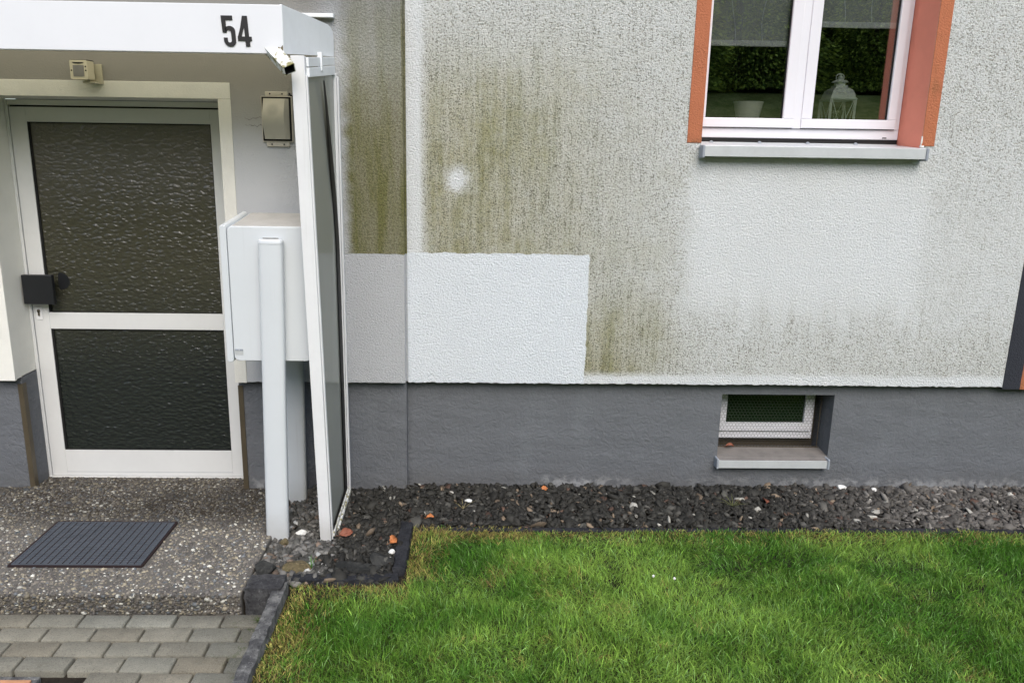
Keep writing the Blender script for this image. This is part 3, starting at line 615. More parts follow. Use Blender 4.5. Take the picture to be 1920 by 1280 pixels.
b = MB()                                 # loose rubber gasket bowing away from the rear stile
A = []; B2 = []
for i in range(29):
    t = i / 28; zz = 2.24 - 2.095 * t; bow = 0.26 * max(0.0, 1 - t / 0.38) ** 1.5; wd = 0.022 + 0.080 * min(1, t * 5) * (1 - 0.3 * t)
    A.append((-0.6605 - 0.012 * (1 - t) * 0.6, -0.150 - bow - wd, zz)); B2.append((-0.6605 - 0.012 * (1 - t) * 0.6, -0.150 - bow, zz))
A.append((-0.6595, -0.205, 0.160)); B2.append((-0.6595, -0.150, 0.136)); A.append((-0.6595, -0.600, 0.128)); B2.append((-0.6595, -0.600, 0.109))
for off in (0.0, 0.004):
    n_ = len(A); b.add([(a + off, c_, d_) for a, c_, d_ in A] + [(a + off, c_, d_) for a, c_, d_ in B2], [(i, i + 1, n_ + i + 1, n_ + i) for i in range(n_ - 1)])
b.build('gasket', 'rubber', S_)

# ---------------------------------------------------------------- letterbox on two posts
LB = thing('letterbox_unit', (-0.93, -0.4, 0.05), 'white letterbox cabinet on two white posts between the door and the side screen', 'letterbox')
def rrect(x0, x1, z0, z1, r, n_=5):
    out = []
    for cx, cz, a0 in ((x1 - r, z1 - r, 0), (x0 + r, z1 - r, 90), (x0 + r, z0 + r, 180), (x1 - r, z0 + r, 270)):
        for i in range(n_ + 1):
            a = math.radians(a0 + 90 * i / n_); out.append((cx + r * math.cos(a), cz + r * math.sin(a)))
    return out
b = MB(); prof = rrect(-1.102, -0.738, 0.962, 1.592, 0.024)
b.loft([[(a, -0.567, c_) for a, c_ in [(lambda p: ((p[0] + 0.92) * 0.985 - 0.92, (p[1] - 1.277) * 0.99 + 1.277))(q) for q in prof]]] + [[(a, yy, c_ + (rise if c_ > 1.3 else 0)) for a, c_ in prof] for yy, rise in ((-0.562, 0.0), (-0.215, 0.036))])
b.build('cabinet', ['box'], LB, 0, True)
b = MB(); b.hexa([(-1.080, -0.555, 1.5915), (-0.760, -0.555, 1.5915), (-0.760, -0.220, 1.6265), (-1.080, -0.220, 1.6265), (-1.080, -0.555, 1.5945), (-0.760, -0.555, 1.5945), (-0.760, -0.220, 1.6295), (-1.080, -0.220, 1.6295)]); b.build('lid', 'boxtop', LB)
b = MB(); prof2 = rrect(-1.134, -1.1035, 0.956, 1.598, 0.014)
b.loft([[(a, yy, c_ + (rise if c_ > 1.3 else 0)) for a, c_ in prof2] for yy, rise in ((-0.572, 0.0), (-0.205, 0.037))]); b.build('door_trim', 'box', LB, 0.003)
def oval(cx, cy, hw, hd, zz, n_=20, p=0.55):
    return [(cx + hw * math.copysign(abs(math.cos(t)) ** p, math.cos(t)), cy + hd * math.copysign(abs(math.sin(t)) ** p, math.sin(t)), zz) for t in [2 * math.pi * k_ / n_ for k_ in range(n_)]]
for cxt, cxb, cy, zt in ((-0.897, -0.934, -0.596, 1.518), (-0.905, -0.928, -0.186, 1.45)):
    b = MB(); b.loft([oval(cxb, cy, 0.0545, 0.026, 0.0), oval(cxt, cy, 0.0545, 0.026, zt)]); PO = b.build('post', 'box', LB, 0, True)
    b = MB(); b.loft([oval(cxt, cy, 0.0555, 0.027, zt + 0.001), oval(cxt, cy, 0.0555, 0.027, zt + 0.014), oval(cxt, cy, 0.049, 0.022, zt + 0.022), oval(cxt, cy, 0.03, 0.01, zt + 0.023)]); b.build('post_cap', 'box', PO, 0, True)
    if cy < -0.4:
        b = MB(); b.loft([oval(cxt, cy, 0.036, 0.006, zt + 0.0235), oval(cxt, cy, 0.036, 0.006, zt + 0.0262)]); b.build('cap_vent', 'bronze', PO)
b = MB(); b.box(-1.096, -1.058, -0.5685, -0.5672, 0.993, 1.020); b.box(-1.096, -1.058, -0.5692, -0.5687, 1.011, 1.020, 1); b.box(-1.078, -1.074, -0.5698, -0.5693, 1.013, 1.018, 0)
b.build('nameplate', ['steel', 'cap'], LB)

# ---------------------------------------------------------------- wall lamp
WL = thing('wall_lamp', (-0.95, -0.12, 1.94), 'aged oblong wall lamp with bulging frosted cover between door and side screen', 'lamp')
b = MB(); b.box(-1.030, -0.878, -0.132, -0.1165, 1.972, 2.190); b.box(-1.012, -0.898, -0.128, -0.1165, 1.950, 1.9715); b.box(-1.010, -0.898, -0.128, -0.1165, 2.1905, 2.212); b.build('housing', 'lampplate', WL, 0.003)
b = MB(); b.box(-1.0255, -0.883, -0.1345, -0.1325, 1.977, 2.1865); b.build('cover_gap', 'black', WL)
def bulge(t): return 0.012 + 0.036 * math.sin(math.pi * t) ** 1.4
b = MB(); rings = []
for i in range(17):
    t = i / 16; zz = 1.986 + 0.192 * t; d_ = bulge(t)
    rings.append([(-1.017, -0.135, zz), (-1.014, -0.135 - d_, zz), (-0.910, -0.135 - d_, zz), (-0.893, -0.135, zz)])
b.loft(rings); b.build('cover', 'lampglass', WL, 0, True)
for xx, zz in ((-0.985, 2.201), (-0.925, 2.201), (-0.985, 1.961), (-0.925, 1.961)): MB().tube([(xx, -0.1283, zz), (xx, -0.1305, zz)], 0.004, 8).build('screw', 'black', WL)
b = MB(); b.tube([(-0.893, -0.118, 2.205), (-0.885, -0.122, 2.195), (-0.876, -0.118, 2.19)], 0.004, 6); b.build('cable_entry', 'black', WL)

# ---------------------------------------------------------------- motion sensor (head turned left and tilted down)
MS = thing('motion_sensor', (-1.84, -0.12, 2.26), 'small yellowed motion sensor on the wall above the entrance door', 'sensor')
def sp(px_, py_, dy):                    # sensor head points, local frame
    return (-1.868 + px_ + dy * 0.18, -0.200 + dy + py_ * 0.25, 2.290 + py_)
b = MB(); prof = rrect(-0.041, 0.041, -0.044, 0.046, 0.007, 3)
b.loft([[sp(a - c_ * 0.12, c_, dd) for a, c_ in prof] for dd in (0.0, 0.052)]); b.build('head', 'cream', MS, 0.001)
b = MB(); b.loft([[sp(a - c_ * 0.12, c_, dd) for a, c_ in ((-0.039, 0.0465), (0.040, 0.0465), (0.040, 0.0485), (-0.039, 0.0485))] for dd in (0.008, 0.056)]); b.build('head_cover', 'black', MS)
b = MB(); rings = []
for i in range(9):
    t = i / 8; xx = -0.026 + 0.052 * t; bd = 0.006 * math.sin(math.pi * t)
    rings.append([sp(xx - c_ * 0.12, c_ + (0 if k_ % 2 else 0), -0.001 - bd * q) for k_, (c_, q) in enumerate(((-0.030, .2), (0.022, 1), (0.022, 0), (-0.030, 0)))])
b.loft(rings); b.build('lens', 'lens', MS)
b = MB(); b.loft([[sp(a - c_ * 0.12, c_, dd) for a, c_ in arc(0, 0.036, 0.028, 0.007, 180, 360, 8)] for dd in (-0.0022, -0.0006)]); b.build('lens_shade_gap', 'black', MS)
for ax_, az_ in ((-0.033, -0.002), (0.034, -0.002), (0.034, 0.016)): MB().loft([[sp(ax_ - az_ * 0.12 + 0.0035 * math.cos(t), az_ + 0.0035 * math.sin(t), dd) for t in [k_ * math.pi / 4 for k_ in range(8)]] for dd in (-0.002, -0.0004)]).build('screw_hole', 'black', MS)
b = MB(); b.box(-1.852, -1.792, -0.130, -0.1165, 2.232, 2.325); b.box(-1.862, -1.800, -0.185, -0.1305, 2.232, 2.240); b.tube([(-1.846, -0.17, 2.24), (-1.846, -0.17, 2.252)], 0.012, 12); b.build('bracket', 'cream', MS, 0.002)

# ---------------------------------------------------------------- things behind the window glass
for x0, x1, zb, lab in ((1.245, 1.69, 2.505, 'sheer grey roller blind in the left window sash, pulled lower'), (1.82, 2.262, 2.605, 'sheer grey roller blind in the right window sash, pulled less far down')):
    T = thing('roller_blind', ((x0 + x1) / 2, 0.205, zb), lab, 'blind', 'sheer roller blinds behind the window')
    b = MB(); b.box(x0, x1, 0.2045, 0.2055, zb + 0.03, 3.25); b.build('fabric', 'blind', T)
    b = MB(); b.box(x0, x1, 0.200, 0.210, zb, zb + 0.030); b.build('bottom_bar', 'bar', T, 0.003)
    for q in (0.30, 0.68):
        xx = x0 + (x1 - x0) * q; b = MB(); b.tube([(xx + 0.018 * math.sin(t * 2.6 + q * 5), 0.197, zb + 0.02 + t * 0.2) for t in [k_ * 0.2 for k_ in range(16)]], 0.0022, 6); b.build('cord', 'bar', T)
b = MB(); prof = [(0.052, 2.10), (0.058, 2.13), (0.078, 2.222), (0.081, 2.226), (0.079, 2.228), (0.073, 2.226), (0.055, 2.15), (0.001, 2.14)]
o = b.lathe(1.522, 0.272, prof, 32).build('flower_pot', 'pot', None, 0, True); centre(o); tag(o, 'empty cream ceramic flower pot on the inner window sill, left pane', 'flower pot')
LT = thing('lantern', (2.035, 0.31, 2.10), 'pale green metal lantern with domed roof behind the right window pane', 'lantern')
cx, cy, rt = 2.020, 0.285, 0.0
def sq(mb, prof, **k): return mb.lathe(cx, cy, prof, 4, 0, True, rt)
LS = 0.76; LZ = 0.80
def lz(v): return 2.248 + (v - 2.25) * LZ
b = MB(); sq(b, [(q * LS, lz(zz)) for q, zz in [(0.137, 2.248), (0.139, 2.252), (0.123, 2.262), (0.117, 2.285), (0.104, 2.308), (0.080, 2.322), (0.062, 2.328), (0.060, 2.342), (0.046, 2.343)]]); b.build('roof', 'lantern', LT, 0.001)
b = MB(); b.lathe(cx, cy, [(q * LS, lz(zz)) for q, zz in [(0.038, 2.342), (0.038, 2.362), (0.056, 2.363), (0.055, 2.368), (0.036, 2.378), (0.016, 2.380), (0.014, 2.386), (0.019, 2.394), (0.014, 2.402), (0.008, 2.408), (0.011, 2.415), (0.001, 2.422)]], 20); b.build('chimney', 'lantern', LT, 0, True)
b = MB(); b.tube([(cx + 0.022 * math.cos(t), cy + 0.004, lz(2.398) + 0.019 * math.sin(t)) for t in [k_ * math.pi / 9 for k_ in range(19)]], 0.0028, 6); b.build('ring', 'lantern', LT, 0, True)
def corner(k_, r=0.094): a = rt + math.pi / 4 + k_ * math.pi / 2; return Vector((cx + r * math.cos(a), cy + r * math.sin(a), 0))
b = MB()
for k_ in range(4):
    p = corner(k_); q = corner(k_ + 1); b.tube([p + Vector((0, 0, 2.10)), p + Vector((0, 0, 2.252))], 0.0075, 4)
    b.tube([p + Vector((0, 0, 2.246)), q + Vector((0, 0, 2.246))], 0.004, 4); b.tube([p + Vector((0, 0, 2.106)), q + Vector((0, 0, 2.106))], 0.004, 4)
    mid = (p + q) / 2; b.tube([p * 0.94 + q * 0.06 + Vector((0, 0, 2.243)), mid + (p - q) * 0.06 + Vector((0, 0, 2.108))], 0.0022, 4); b.tube([q * 0.94 + p * 0.06 + Vector((0, 0, 2.243)), mid - (p - q) * 0.06 + Vector((0, 0, 2.108))], 0.0022, 4)
b.build('cage', 'lantern', LT)
b = MB(); b.lathe(cx, cy, [(0.03, 2.102), (0.034, 2.12), (0.026, 2.16), (0.032, 2.19)], 16); b.build('candle_glass', 'glass', LT, 0, True)

# ---------------------------------------------------------------- ground
def sheet(name, quads, mat, kind='structure'):
    b = MB()
    for q in quads: b.add(q, [(0, 1, 2, 3)])
    return tag(b.build(name, mat), None, None, None, kind)
sheet('ground', [[(-400, -400, -0.30), (400, -400, -0.30), (400, 400, -0.30), (-400, 400, -0.30)]], 'bank')
# entrance slab
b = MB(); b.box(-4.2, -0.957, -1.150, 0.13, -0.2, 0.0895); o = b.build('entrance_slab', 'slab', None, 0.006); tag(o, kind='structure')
b = MB(); b.box(-1.2, 4.6, -1.12, 0.0, -0.2, 0.052); o = b.build('gravel_bed', 'soil'); tag(o, kind='structure')
# lawn with a bank rising opposite the house
xs = np.concatenate([np.linspace(-0.775, 5, 60), np.linspace(5.5, 40, 24)]); ys = np.concatenate([np.linspace(-0.495, -4, 36), np.linspace(-4.5, -60, 60)])
def bank(yv): return 0.050 + np.clip((-yv - 7.5) / 9.0, 0, 1) ** 1.2 * 3.6 + np.clip((-yv - 16.5), 0, 100) * 0.10
gx, gy = np.meshgrid(xs, ys); gz = bank(gy) + (fbm(gx * 3, gy * 3, 5) - 0.5) * 0.02
keep = None
nx = len(xs); ny = len(ys); idx = np.arange(nx * ny).reshape(ny, nx)
F = np.stack([idx[:-1, :-1], idx[1:, :-1], idx[1:, 1:], idx[:-1, 1:]], -1).reshape(-1, 4)
cxm = gx.ravel()[F].mean(1); cym = gy.ravel()[F].mean(1); F = F[~((cxm < -0.31) & (cym > -1.0))]
o = npmesh('lawn', np.stack([gx, gy, gz], -1).reshape(-1, 3), F, 'lawn'); tag(o, kind='structure')
o.data.materials.append(M['bank']); o.data.polygons.foreach_set('material_index', (cym[~((cxm < -0.31) & (cym > -1.0))] < -6).astype(np.int32))
xs2 = np.linspace(-40, -0.78, 50); ys2 = np.linspace(-4.6, -60, 60); gx, gy = np.meshgrid(xs2, ys2); gz = bank(gy) - 0.055
idx = np.arange(50 * 60).reshape(60, 50); F = np.stack([idx[:-1, :-1], idx[1:, :-1], idx[1:, 1:], idx[:-1, 1:]], -1).reshape(-1, 4)
o = npmesh('bank', np.stack([gx, gy, gz], -1).reshape(-1, 3), F, 'bank'); tag(o, kind='structure')
sheet('path_bed', [[(-12, -4.6, -0.028), (-0.79, -4.6, -0.028), (-0.79, -1.1, -0.028), (-12, -1.1, -0.028)]], 'soil')

# ---- paving: chamfered blocks in running bond
V = []; F = []; Cc = []
U = 0.1965; D = 0.0960; row = 0; y1 = -1.151
while y1 > -4.55:
    x1 = -1.025 + 2 * U + (0.5 * U if row % 2 else 0) + rng.normal(0, 0.002)
    while x1 > -4.6:
        xa, xb = x1 - U, x1; x1 -= U
        xb2 = min(xb, -0.836)
        if xb2 - xa < 0.03: continue
        if xa < -1.58 and y1 < -1.53 and y1 > -2.05: continue      # drain frame sits here
        g_ = 0.0034 + rng.random() * 0.0026; dz_ = rng.normal(0, 0.0016); rz = rng.normal(0, 0.006)
        X0, X1, Y0, Y1 = xa + g_, xb2 - g_, y1 - D + g_, y1 - g_; c_ = 0.0045
        cxp, cyp = (X0 + X1) / 2, (Y0 + Y1) / 2
        tx, ty = rng.normal(0, 0.010, 2)
        ring = []
        def rr(ins, zz):
            pts = [(X0 + ins, Y0 + ins), (X1 - ins, Y0 + ins), (X1 - ins, Y1 - ins), (X0 + ins, Y1 - ins)]
            out = []
            for (px_, py_), (nx_, ny_) in zip(pts, ((1, 1), (-1, 1), (-1, -1), (1, -1))):   # rounded corners: 3 points each
                q = 0.006
                for k_ in range(3):
                    a = k_ / 2; ca_, sa_ = q * (1 - math.cos(a * math.pi / 2)), q * (1 - math.sin(a * math.pi / 2)); ox, oy = (ca_, sa_) if nx_ * ny_ > 0 else (sa_, ca_)
                    out.append((px_ + nx_ * ox, py_ + ny_ * oy, zz + tx * (px_ - cxp) + ty * (py_ - cyp) + dz_))
            return out
        base = len(V); rings_ = [rr(0, -0.06), rr(0, -0.0055), rr(0.002, -0.0015), rr(c_, 0.0)]
        for r_ in rings_: V += r_
        # order check keeps faces outward; triangulate top as fan via quads of centre strip
        for a in range(3):
            for k_ in range(12):
                q = (k_ + 1) % 12; F.append((base + a * 12 + k_, base + a * 12 + q, base + (a + 1) * 12 + q, base + (a + 1) * 12 + k_))
        t0 = base + 36
        F += [(t0, t0 + 1, t0 + 10, t0 + 11), (t0 + 1, t0 + 2, t0 + 9, t0 + 10), (t0 + 2, t0 + 3, t0 + 8, t0 + 9), (t0 + 3, t0 + 4, t0 + 7, t0 + 8), (t0 + 4, t0 + 5, t0 + 6, t0 + 7)]
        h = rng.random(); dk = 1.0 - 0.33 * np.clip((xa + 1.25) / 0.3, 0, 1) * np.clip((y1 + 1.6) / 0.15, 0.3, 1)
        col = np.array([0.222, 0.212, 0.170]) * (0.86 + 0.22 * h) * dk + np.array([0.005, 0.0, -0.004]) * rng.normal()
        Cc += [col] * 48
    y1 -= D; row += 1
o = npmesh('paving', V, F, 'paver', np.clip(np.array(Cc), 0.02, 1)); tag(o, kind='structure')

# ---- stones helper: batches of jittered icosahedra
PH = (1 + 5 ** 0.5) / 2
ICO = np.array([(-1, PH, 0), (1, PH, 0), (-1, -PH, 0), (1, -PH, 0), (0, -1, PH), (0, 1, PH), (0, -1, -PH), (0, 1, -PH), (PH, 0, -1), (PH, 0, 1), (-PH, 0, -1), (-PH, 0, 1)]) / math.sqrt(1 + PH * PH)
ICF = np.array([(0, 11, 5), (0, 5, 1), (0, 1, 7), (0, 7, 10), (0, 10, 11), (1, 5, 9), (5, 11, 4), (11, 10, 2), (10, 7, 6), (7, 1, 8), (3, 9, 4), (3, 4, 2), (3, 2, 6), (3, 6, 8), (3, 8, 9), (4, 9, 5), (2, 4, 11), (6, 2, 10), (8, 6, 7), (9, 8, 1)])
def rotm(n_, tilt=0.5):
    yaw = rng.uniform(0, 2 * math.pi, n_); a = rng.normal(0, tilt, n_); b_ = rng.normal(0, tilt, n_)
    cz, sz = np.cos(yaw), np.sin(yaw); ca, sa = np.cos(a), np.sin(a); cb, sb_ = np.cos(b_), np.sin(b_)
    Rz = np.zeros((n_, 3, 3)); Rz[:, 0, 0] = cz; Rz[:, 0, 1] = -sz; Rz[:, 1, 0] = sz; Rz[:, 1, 1] = cz; Rz[:, 2, 2] = 1
    Rx = np.zeros((n_, 3, 3)); Rx[:, 0, 0] = 1; Rx[:, 1, 1] = ca; Rx[:, 1, 2] = -sa; Rx[:, 2, 1] = sa; Rx[:, 2, 2] = ca
    Ry = np.zeros((n_, 3, 3)); Ry[:, 1, 1] = 1; Ry[:, 0, 0] = cb; Ry[:, 0, 2] = sb_; Ry[:, 2, 0] = -sb_; Ry[:, 2, 2] = cb
    return Rx @ Ry @ Rz
def stones(P, S, tilt, jit, cols):
    n_ = len(P); base = ICO[None] * (1 + rng.normal(0, jit, (n_, 12, 1))) * S[:, None, :]
    V = np.einsum('nij,nkj->nki', rotm(n_, tilt), base) + P[:, None, :]
    F = ICF[None] + (np.arange(n_) * 12)[:, None, None]
    return V.reshape(-1, 3), F.reshape(-1, 3), np.repeat(cols, 12, axis=0)
# exposed-aggregate pebbles of the slab
n_ = 25000
px_ = rng.uniform(-3.0, -0.962, n_); py_ = rng.uniform(-1.148, 0.085, n_)
P = np.stack([px_, py_, np.full(n_, 0.0885)], -1)
ok = ~((px_ > -2.070) & (px_ < -1.456) & (py_ > -0.933) & (py_ < -0.480)) & ~((py_ > -0.06) & ((px_ > -1.245) | (px_ < -2.405)))
P = P[ok]
nf = 3600; P2 = np.stack([rng.uniform(-3.0, -0.962, nf), np.full(nf, -1.150), rng.uniform(0.0, 0.088, nf)], -1)
allP = np.concatenate([P, P2]); n_ = len(allP)
sz = rng.lognormal(math.log(0.0054), 0.30, n_); sz[len(P):] *= 1.12
S = np.stack([sz * rng.uniform(1.0, 1.5, n_), sz * rng.uniform(0.8, 1.1, n_), sz * 0.75], -1)
h = rng.random(n_)[:, None]; t = rng.random(n_)[:, None]
pal = np.where(h < 0.40, np.array([[0.115, 0.105, 0.095]]), np.where(h < 0.68, np.array([[0.19, 0.17, 0.14]]), np.where(h < 0.84, np.array([[0.30, 0.265, 0.19]]), np.where(h < 0.93, np.array([[0.13, 0.14, 0.145]]), np.array([[0.58, 0.57, 0.50]])))))
cols = pal * (0.7 + 0.6 * t)
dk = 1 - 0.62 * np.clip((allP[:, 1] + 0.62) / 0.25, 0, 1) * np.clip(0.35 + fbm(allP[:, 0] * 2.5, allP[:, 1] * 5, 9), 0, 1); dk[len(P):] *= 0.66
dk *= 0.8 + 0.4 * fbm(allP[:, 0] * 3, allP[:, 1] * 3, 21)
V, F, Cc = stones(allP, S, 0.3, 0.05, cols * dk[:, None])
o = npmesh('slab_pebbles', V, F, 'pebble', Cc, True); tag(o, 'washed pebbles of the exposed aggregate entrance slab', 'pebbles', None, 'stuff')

# gravel
def gz_(xx, yy): return 0.056 + 0.030 * np.clip((yy + 0.45) / 0.45, 0, 1) + (fbm(xx * 4, yy * 4, 31) - 0.5) * 0.014
def region(n, x0, x1, y0, y1): return rng.uniform(x0, x1, n), rng.uniform(y0, y1, n)
X1_, Y1_ = region(12000, -0.335, 4.3, -0.455, -0.002); X2_, Y2_ = region(2600, -0.66, -0.335, -0.93, -0.06); X3_, Y3_ = region(1500, -0.952, -0.66, -0.965, -0.06); X4_, Y4_ = region(700, -0.955, -0.34, -1.0, -0.92)
gxx = np.concatenate([X1_, X2_, X3_, X4_]); gyy = np.concatenate([Y1_, Y2_, Y3_, Y4_]); n_ = len(gxx)
left = gxx < -0.655 + 0.03 * rng.normal(size=n_)
sz = np.where(left, rng.lognormal(math.log(0.0140), 0.3, n_), rng.lognormal(math.log(0.0138), 0.38, n_))
S = np.stack([sz * rng.uniform(1.0, 1.6, n_), sz * rng.uniform(0.7, 1.1, n_), sz * np.where(left, rng.uniform(0.5, 0.8, n_), rng.uniform(0.22, 0.5, n_))], -1)
P = np.stack([gxx, gyy, gz_(gxx, gyy) + rng.uniform(-0.004, 0.010, n_)], -1)
h = rng.random(n_)[:, None]; t = 0.6 + 0.8 * rng.random(n_)[:, None]; far = np.clip((gxx - 1.7) / 1.0, 0, 1)[:, None] * (0.6 + 0.8 * fbm(gxx * 2, gyy * 6, 17))[:, None]
dark = np.array([[0.026, 0.025, 0.021]]) * (1 - far) + np.array([[0.095, 0.088, 0.078]]) * far
cR = np.where(h < 0.86, dark, np.where(h < 0.95, dark * 2.1 + 0.01, np.where(h < 0.968, np.array([[0.17, 0.13, 0.09]]), np.where(h < 0.988, np.array([[0.09, 0.055, 0.04]]), np.array([[0.34, 0.33, 0.29]])))))
cL = np.where(h < 0.55, np.array([[0.072, 0.070, 0.062]]), np.where(h < 0.90, np.array([[0.135, 0.13, 0.118]]), np.where(h < 0.965, np.array([[0.16, 0.12, 0.09]]), np.array([[0.40, 0.40, 0.38]]))))
V, F, Cc = stones(P, S, 0.55, 0.16, np.where(left[:, None], cL, cR) * t)
o = npmesh('gravel', V, F, 'stone', Cc, False); tag(o, 'dark slate chippings and grey pebbles along the house wall', 'gravel', None, 'stuff')

# ---- edging stones
def roughbox(name, x0, x1, y0, y1, z0, z1, mat, label, cat='edging stone', top=None, dz=(0, 0), amp=0.003, parent=None, step=0.022):
    """box with a subdivided, slightly worn surface"""
    nx_, ny_, nz_ = [max(2, int((b_ - a_) / step)) for a_, b_ in ((x0, x1), (y0, y1), (z0, z1))]
    b = MB(); ids = {}
    def vid(i, j, k):
        if (i, j, k) not in ids:
            xx = x0 + (x1 - x0) * i / nx_; yy = y0 + (y1 - y0) * j / ny_; zz = z0 + (z1 - z0) * k / nz_
            e = sum((i in (0, nx_), j in (0, ny_), k in (0, nz_)))
            s_ = amp * (0.6 if e < 2 else 1.6)
            if e >= 2:                                  # soften edges
                xx += (1 if i == 0 else -1 if i == nx_ else 0) * 0.004; yy += (1 if j == 0 else -1 if j == ny_ else 0) * 0.004; zz += (-0.004 if k == nz_ else 0)
            zz += (dz[0] + (dz[1] - dz[0]) * (j / ny_ if (y1 - y0) > (x1 - x0) else i / nx_)) * (k / nz_)
            ids[(i, j, k)] = len(b.v); b.v.append((xx + random.uniform(-s_, s_), yy + random.uniform(-s_, s_), zz + random.uniform(-s_, s_) * 0.7))
        return ids[(i, j, k)]
    for i in range(nx_):
        for j in range(ny_): b.f += [(vid(i, j, nz_), vid(i + 1, j, nz_), vid(i + 1, j + 1, nz_), vid(i, j + 1, nz_)), (vid(i, j, 0), vid(i, j + 1, 0), vid(i + 1, j + 1, 0), vid(i + 1, j, 0))]; b.mi += [0, 0]
    for i in range(nx_):
        for k in range(nz_): b.f += [(vid(i, 0, k), vid(i + 1, 0, k), vid(i + 1, 0, k + 1), vid(i, 0, k + 1)), (vid(i, ny_, k), vid(i, ny_, k + 1), vid(i + 1, ny_, k + 1), vid(i + 1, ny_, k))]; b.mi += [0, 0]
    for j in range(ny_):
        for k in range(nz_): b.f += [(vid(0, j, k), vid(0, j, k + 1), vid(0, j + 1, k + 1), vid(0, j + 1, k)), (vid(nx_, j, k), vid(nx_, j + 1, k), vid(nx_, j + 1, k + 1), vid(nx_, j, k + 1))]; b.mi += [0, 0]
    o = b.build(name, mat, None, 0, 55)
    centre(o); tag(o, label, cat); return o
roughbox('edging_stone', -0.27, 4.6, -0.502, -0.452, -0.08, 0.062, 'kerbdark', 'long dark edging strip between the gravel and the lawn under the facade', step=0.06)
roughbox('edging_stone', -0.338, -0.274, -0.93, -0.452, -0.08, 0.092, 'kerbdark', 'short dark edging stone running out from the gravel strip at the lawn corner')
roughbox('edging_stone', -0.78, -0.30, -1.010, -0.945, -0.08, 0.080, 'kerbdark', 'low dark edging stone in front of the flat slate rocks')
roughbox('kerb_block', -0.948, -0.785, -1.142, -1.02, -0.12, 0.118, 'concrete', 'weathered concrete block at the corner of the entrance slab', 'concrete block')
roughbox('edging_stone', -0.832, -0.772, -4.5, -1.06, -0.12, 0.030, 'kerblight', 'lichen-covered edging stone between the brick paving and the lawn', dz=(0.0, 0.075), amp=0.0022)

# ---- single rocks, pebble, leaves
def ico3(sub=2):
    V = [tuple(v) for v in ICO]; F = [tuple(f) for f in ICF]
    for _ in range(sub):
        mid = {}; NF = []
        def m_(a, b_):
            k = (min(a, b_), max(a, b_))
            if k not in mid: v = (Vector(V[a]) + Vector(V[b_])).normalized(); mid[k] = len(V); V.append(tuple(v))
            return mid[k]
        for a, b_, c_ in F: x_, y_, z_ = m_(a, b_), m_(b_, c_), m_(c_, a); NF += [(a, x_, z_), (b_, y_, x_), (c_, z_, y_), (x_, y_, z_)]
        F = NF
    return V, F
def rock(name, c_, s, rz, mat, label, cat, seed, rough=0.25, cut=0.55):
    V, F = ico3(3); r_ = random.Random(seed); planes = [(Vector((r_.gauss(0, 1), r_.gauss(0, 1), r_.gauss(0, 1))).normalized(), r_.uniform(cut, 0.95)) for _ in range(12)]
    b = MB(); out = []
    for v in V:
        p = Vector(v); 
        for n_, d_ in planes:
            e = p.dot(n_) - d_
            if e > 0: p = p - n_ * e
        p *= 1 + rough * 0.12 * (float(vnoise(np.array([p.x * 4 + seed]), np.array([p.y * 4 + p.z * 3]), seed)[0]) - 0.5)
        p = Vector((p.x * s[0], p.y * s[1], p.z * s[2])); p = Matrix.Rotation(rz, 3, 'Z') @ p; out.append(p + Vector(c_))
    b.add(out, F); o = b.build(name, mat); centre(o); tag(o, label, cat)
rock('rock', (-0.765, -0.905, 0.080), (0.075, 0.045, 0.032), 0.1, 'rockbrown', 'brown flat rock lying in the gravel corner behind the concrete block', 'rock', 3)
rock('rock', (-0.905, -0.935, 0.090), (0.060, 0.050, 0.040), 0.5, 'rockdark', 'dark angular rock against the slab edge beside the concrete block', 'rock', 5)
rock('rock', (-0.50, -0.895, 0.078), (0.115, 0.055, 0.030), -0.05, 'rockdark', 'largest flat dark slate rock inside the edging corner', 'rock', 8, cut=0.4)
rock('rock', (-0.405, -0.845, 0.080), (0.075, 0.07, 0.028), 0.4, 'rockdark', 'smaller dark slate rock beside the short edging stone', 'rock', 12, cut=0.4)
rock('pebble', (-0.825, -0.565, 0.078), (0.028, 0.020, 0.016), 0.2, 'rockwhite', 'white quartz pebble beside the foot of the front letterbox post', 'pebble', 4, cut=0.75)
rock('pebble', (-0.885, -0.665, 0.076), (0.024, 0.018, 0.024), 0.2, 'rockbrown', 'tan pebble leaning on the front letterbox post', 'pebble', 6, cut=0.7)
rock('pebble', (-0.355, -0.755, 0.080), (0.017, 0.014, 0.012), 0.2, 'rockwhite', 'pale pink pebble beside the slate rocks at the short edging stone', 'pebble', 9, cut=0.75)
rock('pebble', (0.01, -0.215, 0.092), (0.022, 0.013, 0.010), 0.1, 'rockwhite', 'white pebble in the dark gravel below the repainted wall patch', 'pebble', 14, cut=0.7)
rock('rock', (0.62 - 0.4, -0.02, 0.085), (0.03, 0.02, 0.02), 0.1, 'rockdark', 'small dark rock touching the plinth left of the orange leaf', 'rock', 15)
rock('pebble', (2.15, -0.03, 0.100), (0.030, 0.018, 0.014), -0.3, 'rockwhite', 'white pebble close to the plinth right of the basement window', 'pebble', 24, cut=0.6)
rock('pebble', (2.32, -0.06, 0.100), (0.022, 0.016, 0.013), 0.5, 'rockwhite', 'rounded white pebble in the gravel, rightmost of the large ones', 'pebble', 25, cut=0.75)
